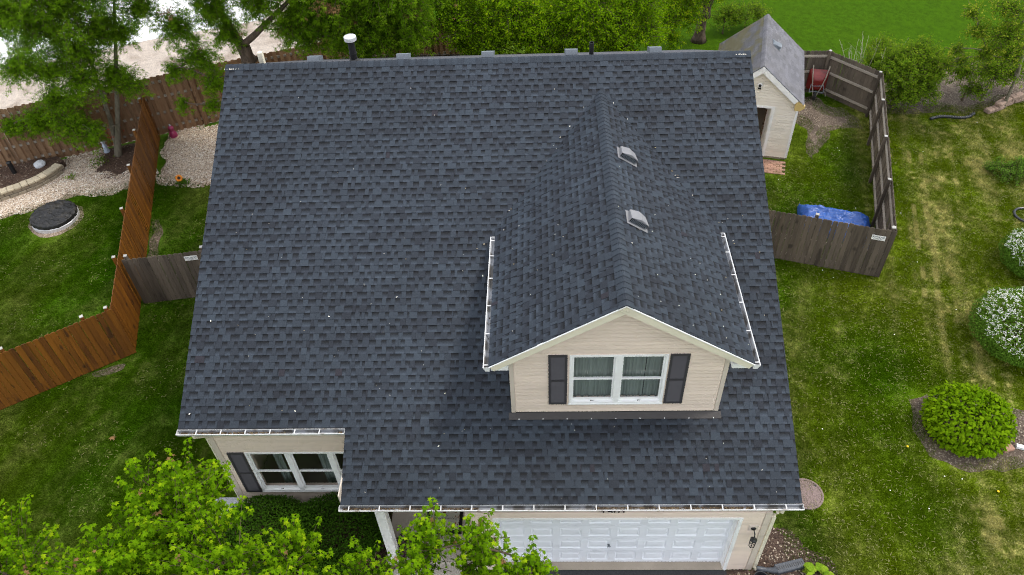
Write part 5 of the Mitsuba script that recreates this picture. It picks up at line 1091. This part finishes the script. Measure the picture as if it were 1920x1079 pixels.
# sunflower ornament with its green plant
mat('sun_orange', rgb=(.62, .20, .006), rough=.6); mat('sun_dark', rgb=(.035, .018, .01), rough=.9)
k = thing('sunflower', 'orange sunflower with a dark centre beside the gravel left of the house', 'flower'); hc = A([-13.55, 14.25, .46]); fa = unit(A([.35, -.75, .75])); fx = unit(np.cross(fa, Z)); fy = np.cross(fx, fa) * -1
MB().tube(bez((-13.6, 14.6, 0), hc, .1, 7), .010, 6).build('stem', 'mat_shrub_leaf', k)
MB().lathe([(0, .022), (.04, .020), (.056, .004), (.056, -.01), (0, -.012)], hc, 18, ax=np.stack([fx, fy, fa])).build('disc', 'mat_sun_dark', k)
for i in range(15):
    a = i * 6.283 / 15; o = fx * math.cos(a) + fy * math.sin(a); MB().add(*leaf_cloud(A([hc + o * .045]), A([o + fa * .12]), A([fa]), A([.092]), OVAL, A([.5]))).build('petal', 'mat_sun_orange', k)
v = leaf_cloud(A([-13.62, 14.45, .06]) + r.normal(0, .12, (90, 3)) * A([1, 1, .4]) + A([0, 0, .06]), r.normal(size=(90, 3)) + A([0, 0, .3]), r.normal(0, .4, (90, 3)) + A([0, 0, 1]), r.uniform(.07, .13, 90), OVAL, r.random(90) * .5)
MB().add(*v).build('foliage', 'mat_spirea_leaf', k, kind='stuff')
def tuft(label, c, R, n, seed, lm='mat_shrub_leaf', size=.08):
    r = np.random.default_rng(seed); v = leaf_cloud(A(c) + r.normal(0, .5, (n, 3)) * A([R, R, R * .5]) + A([0, 0, R * .4]), r.normal(size=(n, 3)) + A([0, 0, .5]), r.normal(0, .4, (n, 3)) + A([0, 0, 1]), r.uniform(.6, 1.2, n) * size, OVAL, r.random(n) * .7)
    k = thing('weed', label, 'plant'); MB().add(*v).build('leaves', lm, k, kind='stuff')
tuft('small green weed on the pebbles beside the end of the block wall', (-17.95, 15.0, 0), .22, 60, 71)
tuft('green weed at the foot of the tall fence above the pebbles', (-17.2, 15.85, .05), .35, 120, 72)
tuft('green plant in the mulch at the far left behind the block wall', (-20.9, 13.9, .3), .3, 90, 73)
tuft('little green weed beside the dark pebbles by the house wall', (-8.9, 14.5, 0), .3, 90, 74)
r = np.random.default_rng(80); P = A([-17.0, 16.75, .75]) + r.normal(0, .22, (26, 3))
MB().add(*leaf_cloud(P, r.normal(size=P.shape), r.normal(0, .4, P.shape) + A([0, 0, 1]), r.uniform(.07, .12, 26), OVAL, r.random(26))).tube([(-17.0, 16.75, 0), (-17, 16.75, .8)], .01, 5).build('red_flowers', 'mat_red_glaze', None, label='red flowers by the tall fence behind the slim tree trunk', cat='flowers')
# a dry leaf on the left lawn, dandelions on the right
MB().add(*leaf_cloud(A([[-11.95, 3.55, .05]]), A([[.6, -.4, .1]]), A([[.2, .1, 1]]), A([.16]), MAPLE, A([.5]))).build('fallen_leaf', 'mat_dry_leaf', None, label='single tan fallen leaf on the lower left lawn', cat='leaf')
mat('dandelion', rgb=(.75, .50, .01), rough=.7); r = np.random.default_rng(90); m = MB()
for i in range(36):
    x, y = r.uniform(6, 16), r.uniform(.3, 18)
    if turf.contains(Point(x, y)): m.lathe([(0, .06), (.012, .058), (.018, .05), (0, .045)], (x, y, 0), 7)
m.build('dandelion_clocks', 'mat_petal_white', None, label='scattered white dandelion heads in the right lawn', cat='dandelions', kind='stuff')
for x, y, l in ((8.25, 3.1, 'yellow dandelion left of the round green shrub'), (9.9, 1.85, 'yellow dandelion in the grass below the round green shrub')):
    MB().lathe([(0, .075), (.018, .072), (.03, .06), (0, .05)], (x, y, 0), 10).build('dandelion', 'mat_dandelion', None, label=l, cat='dandelion')
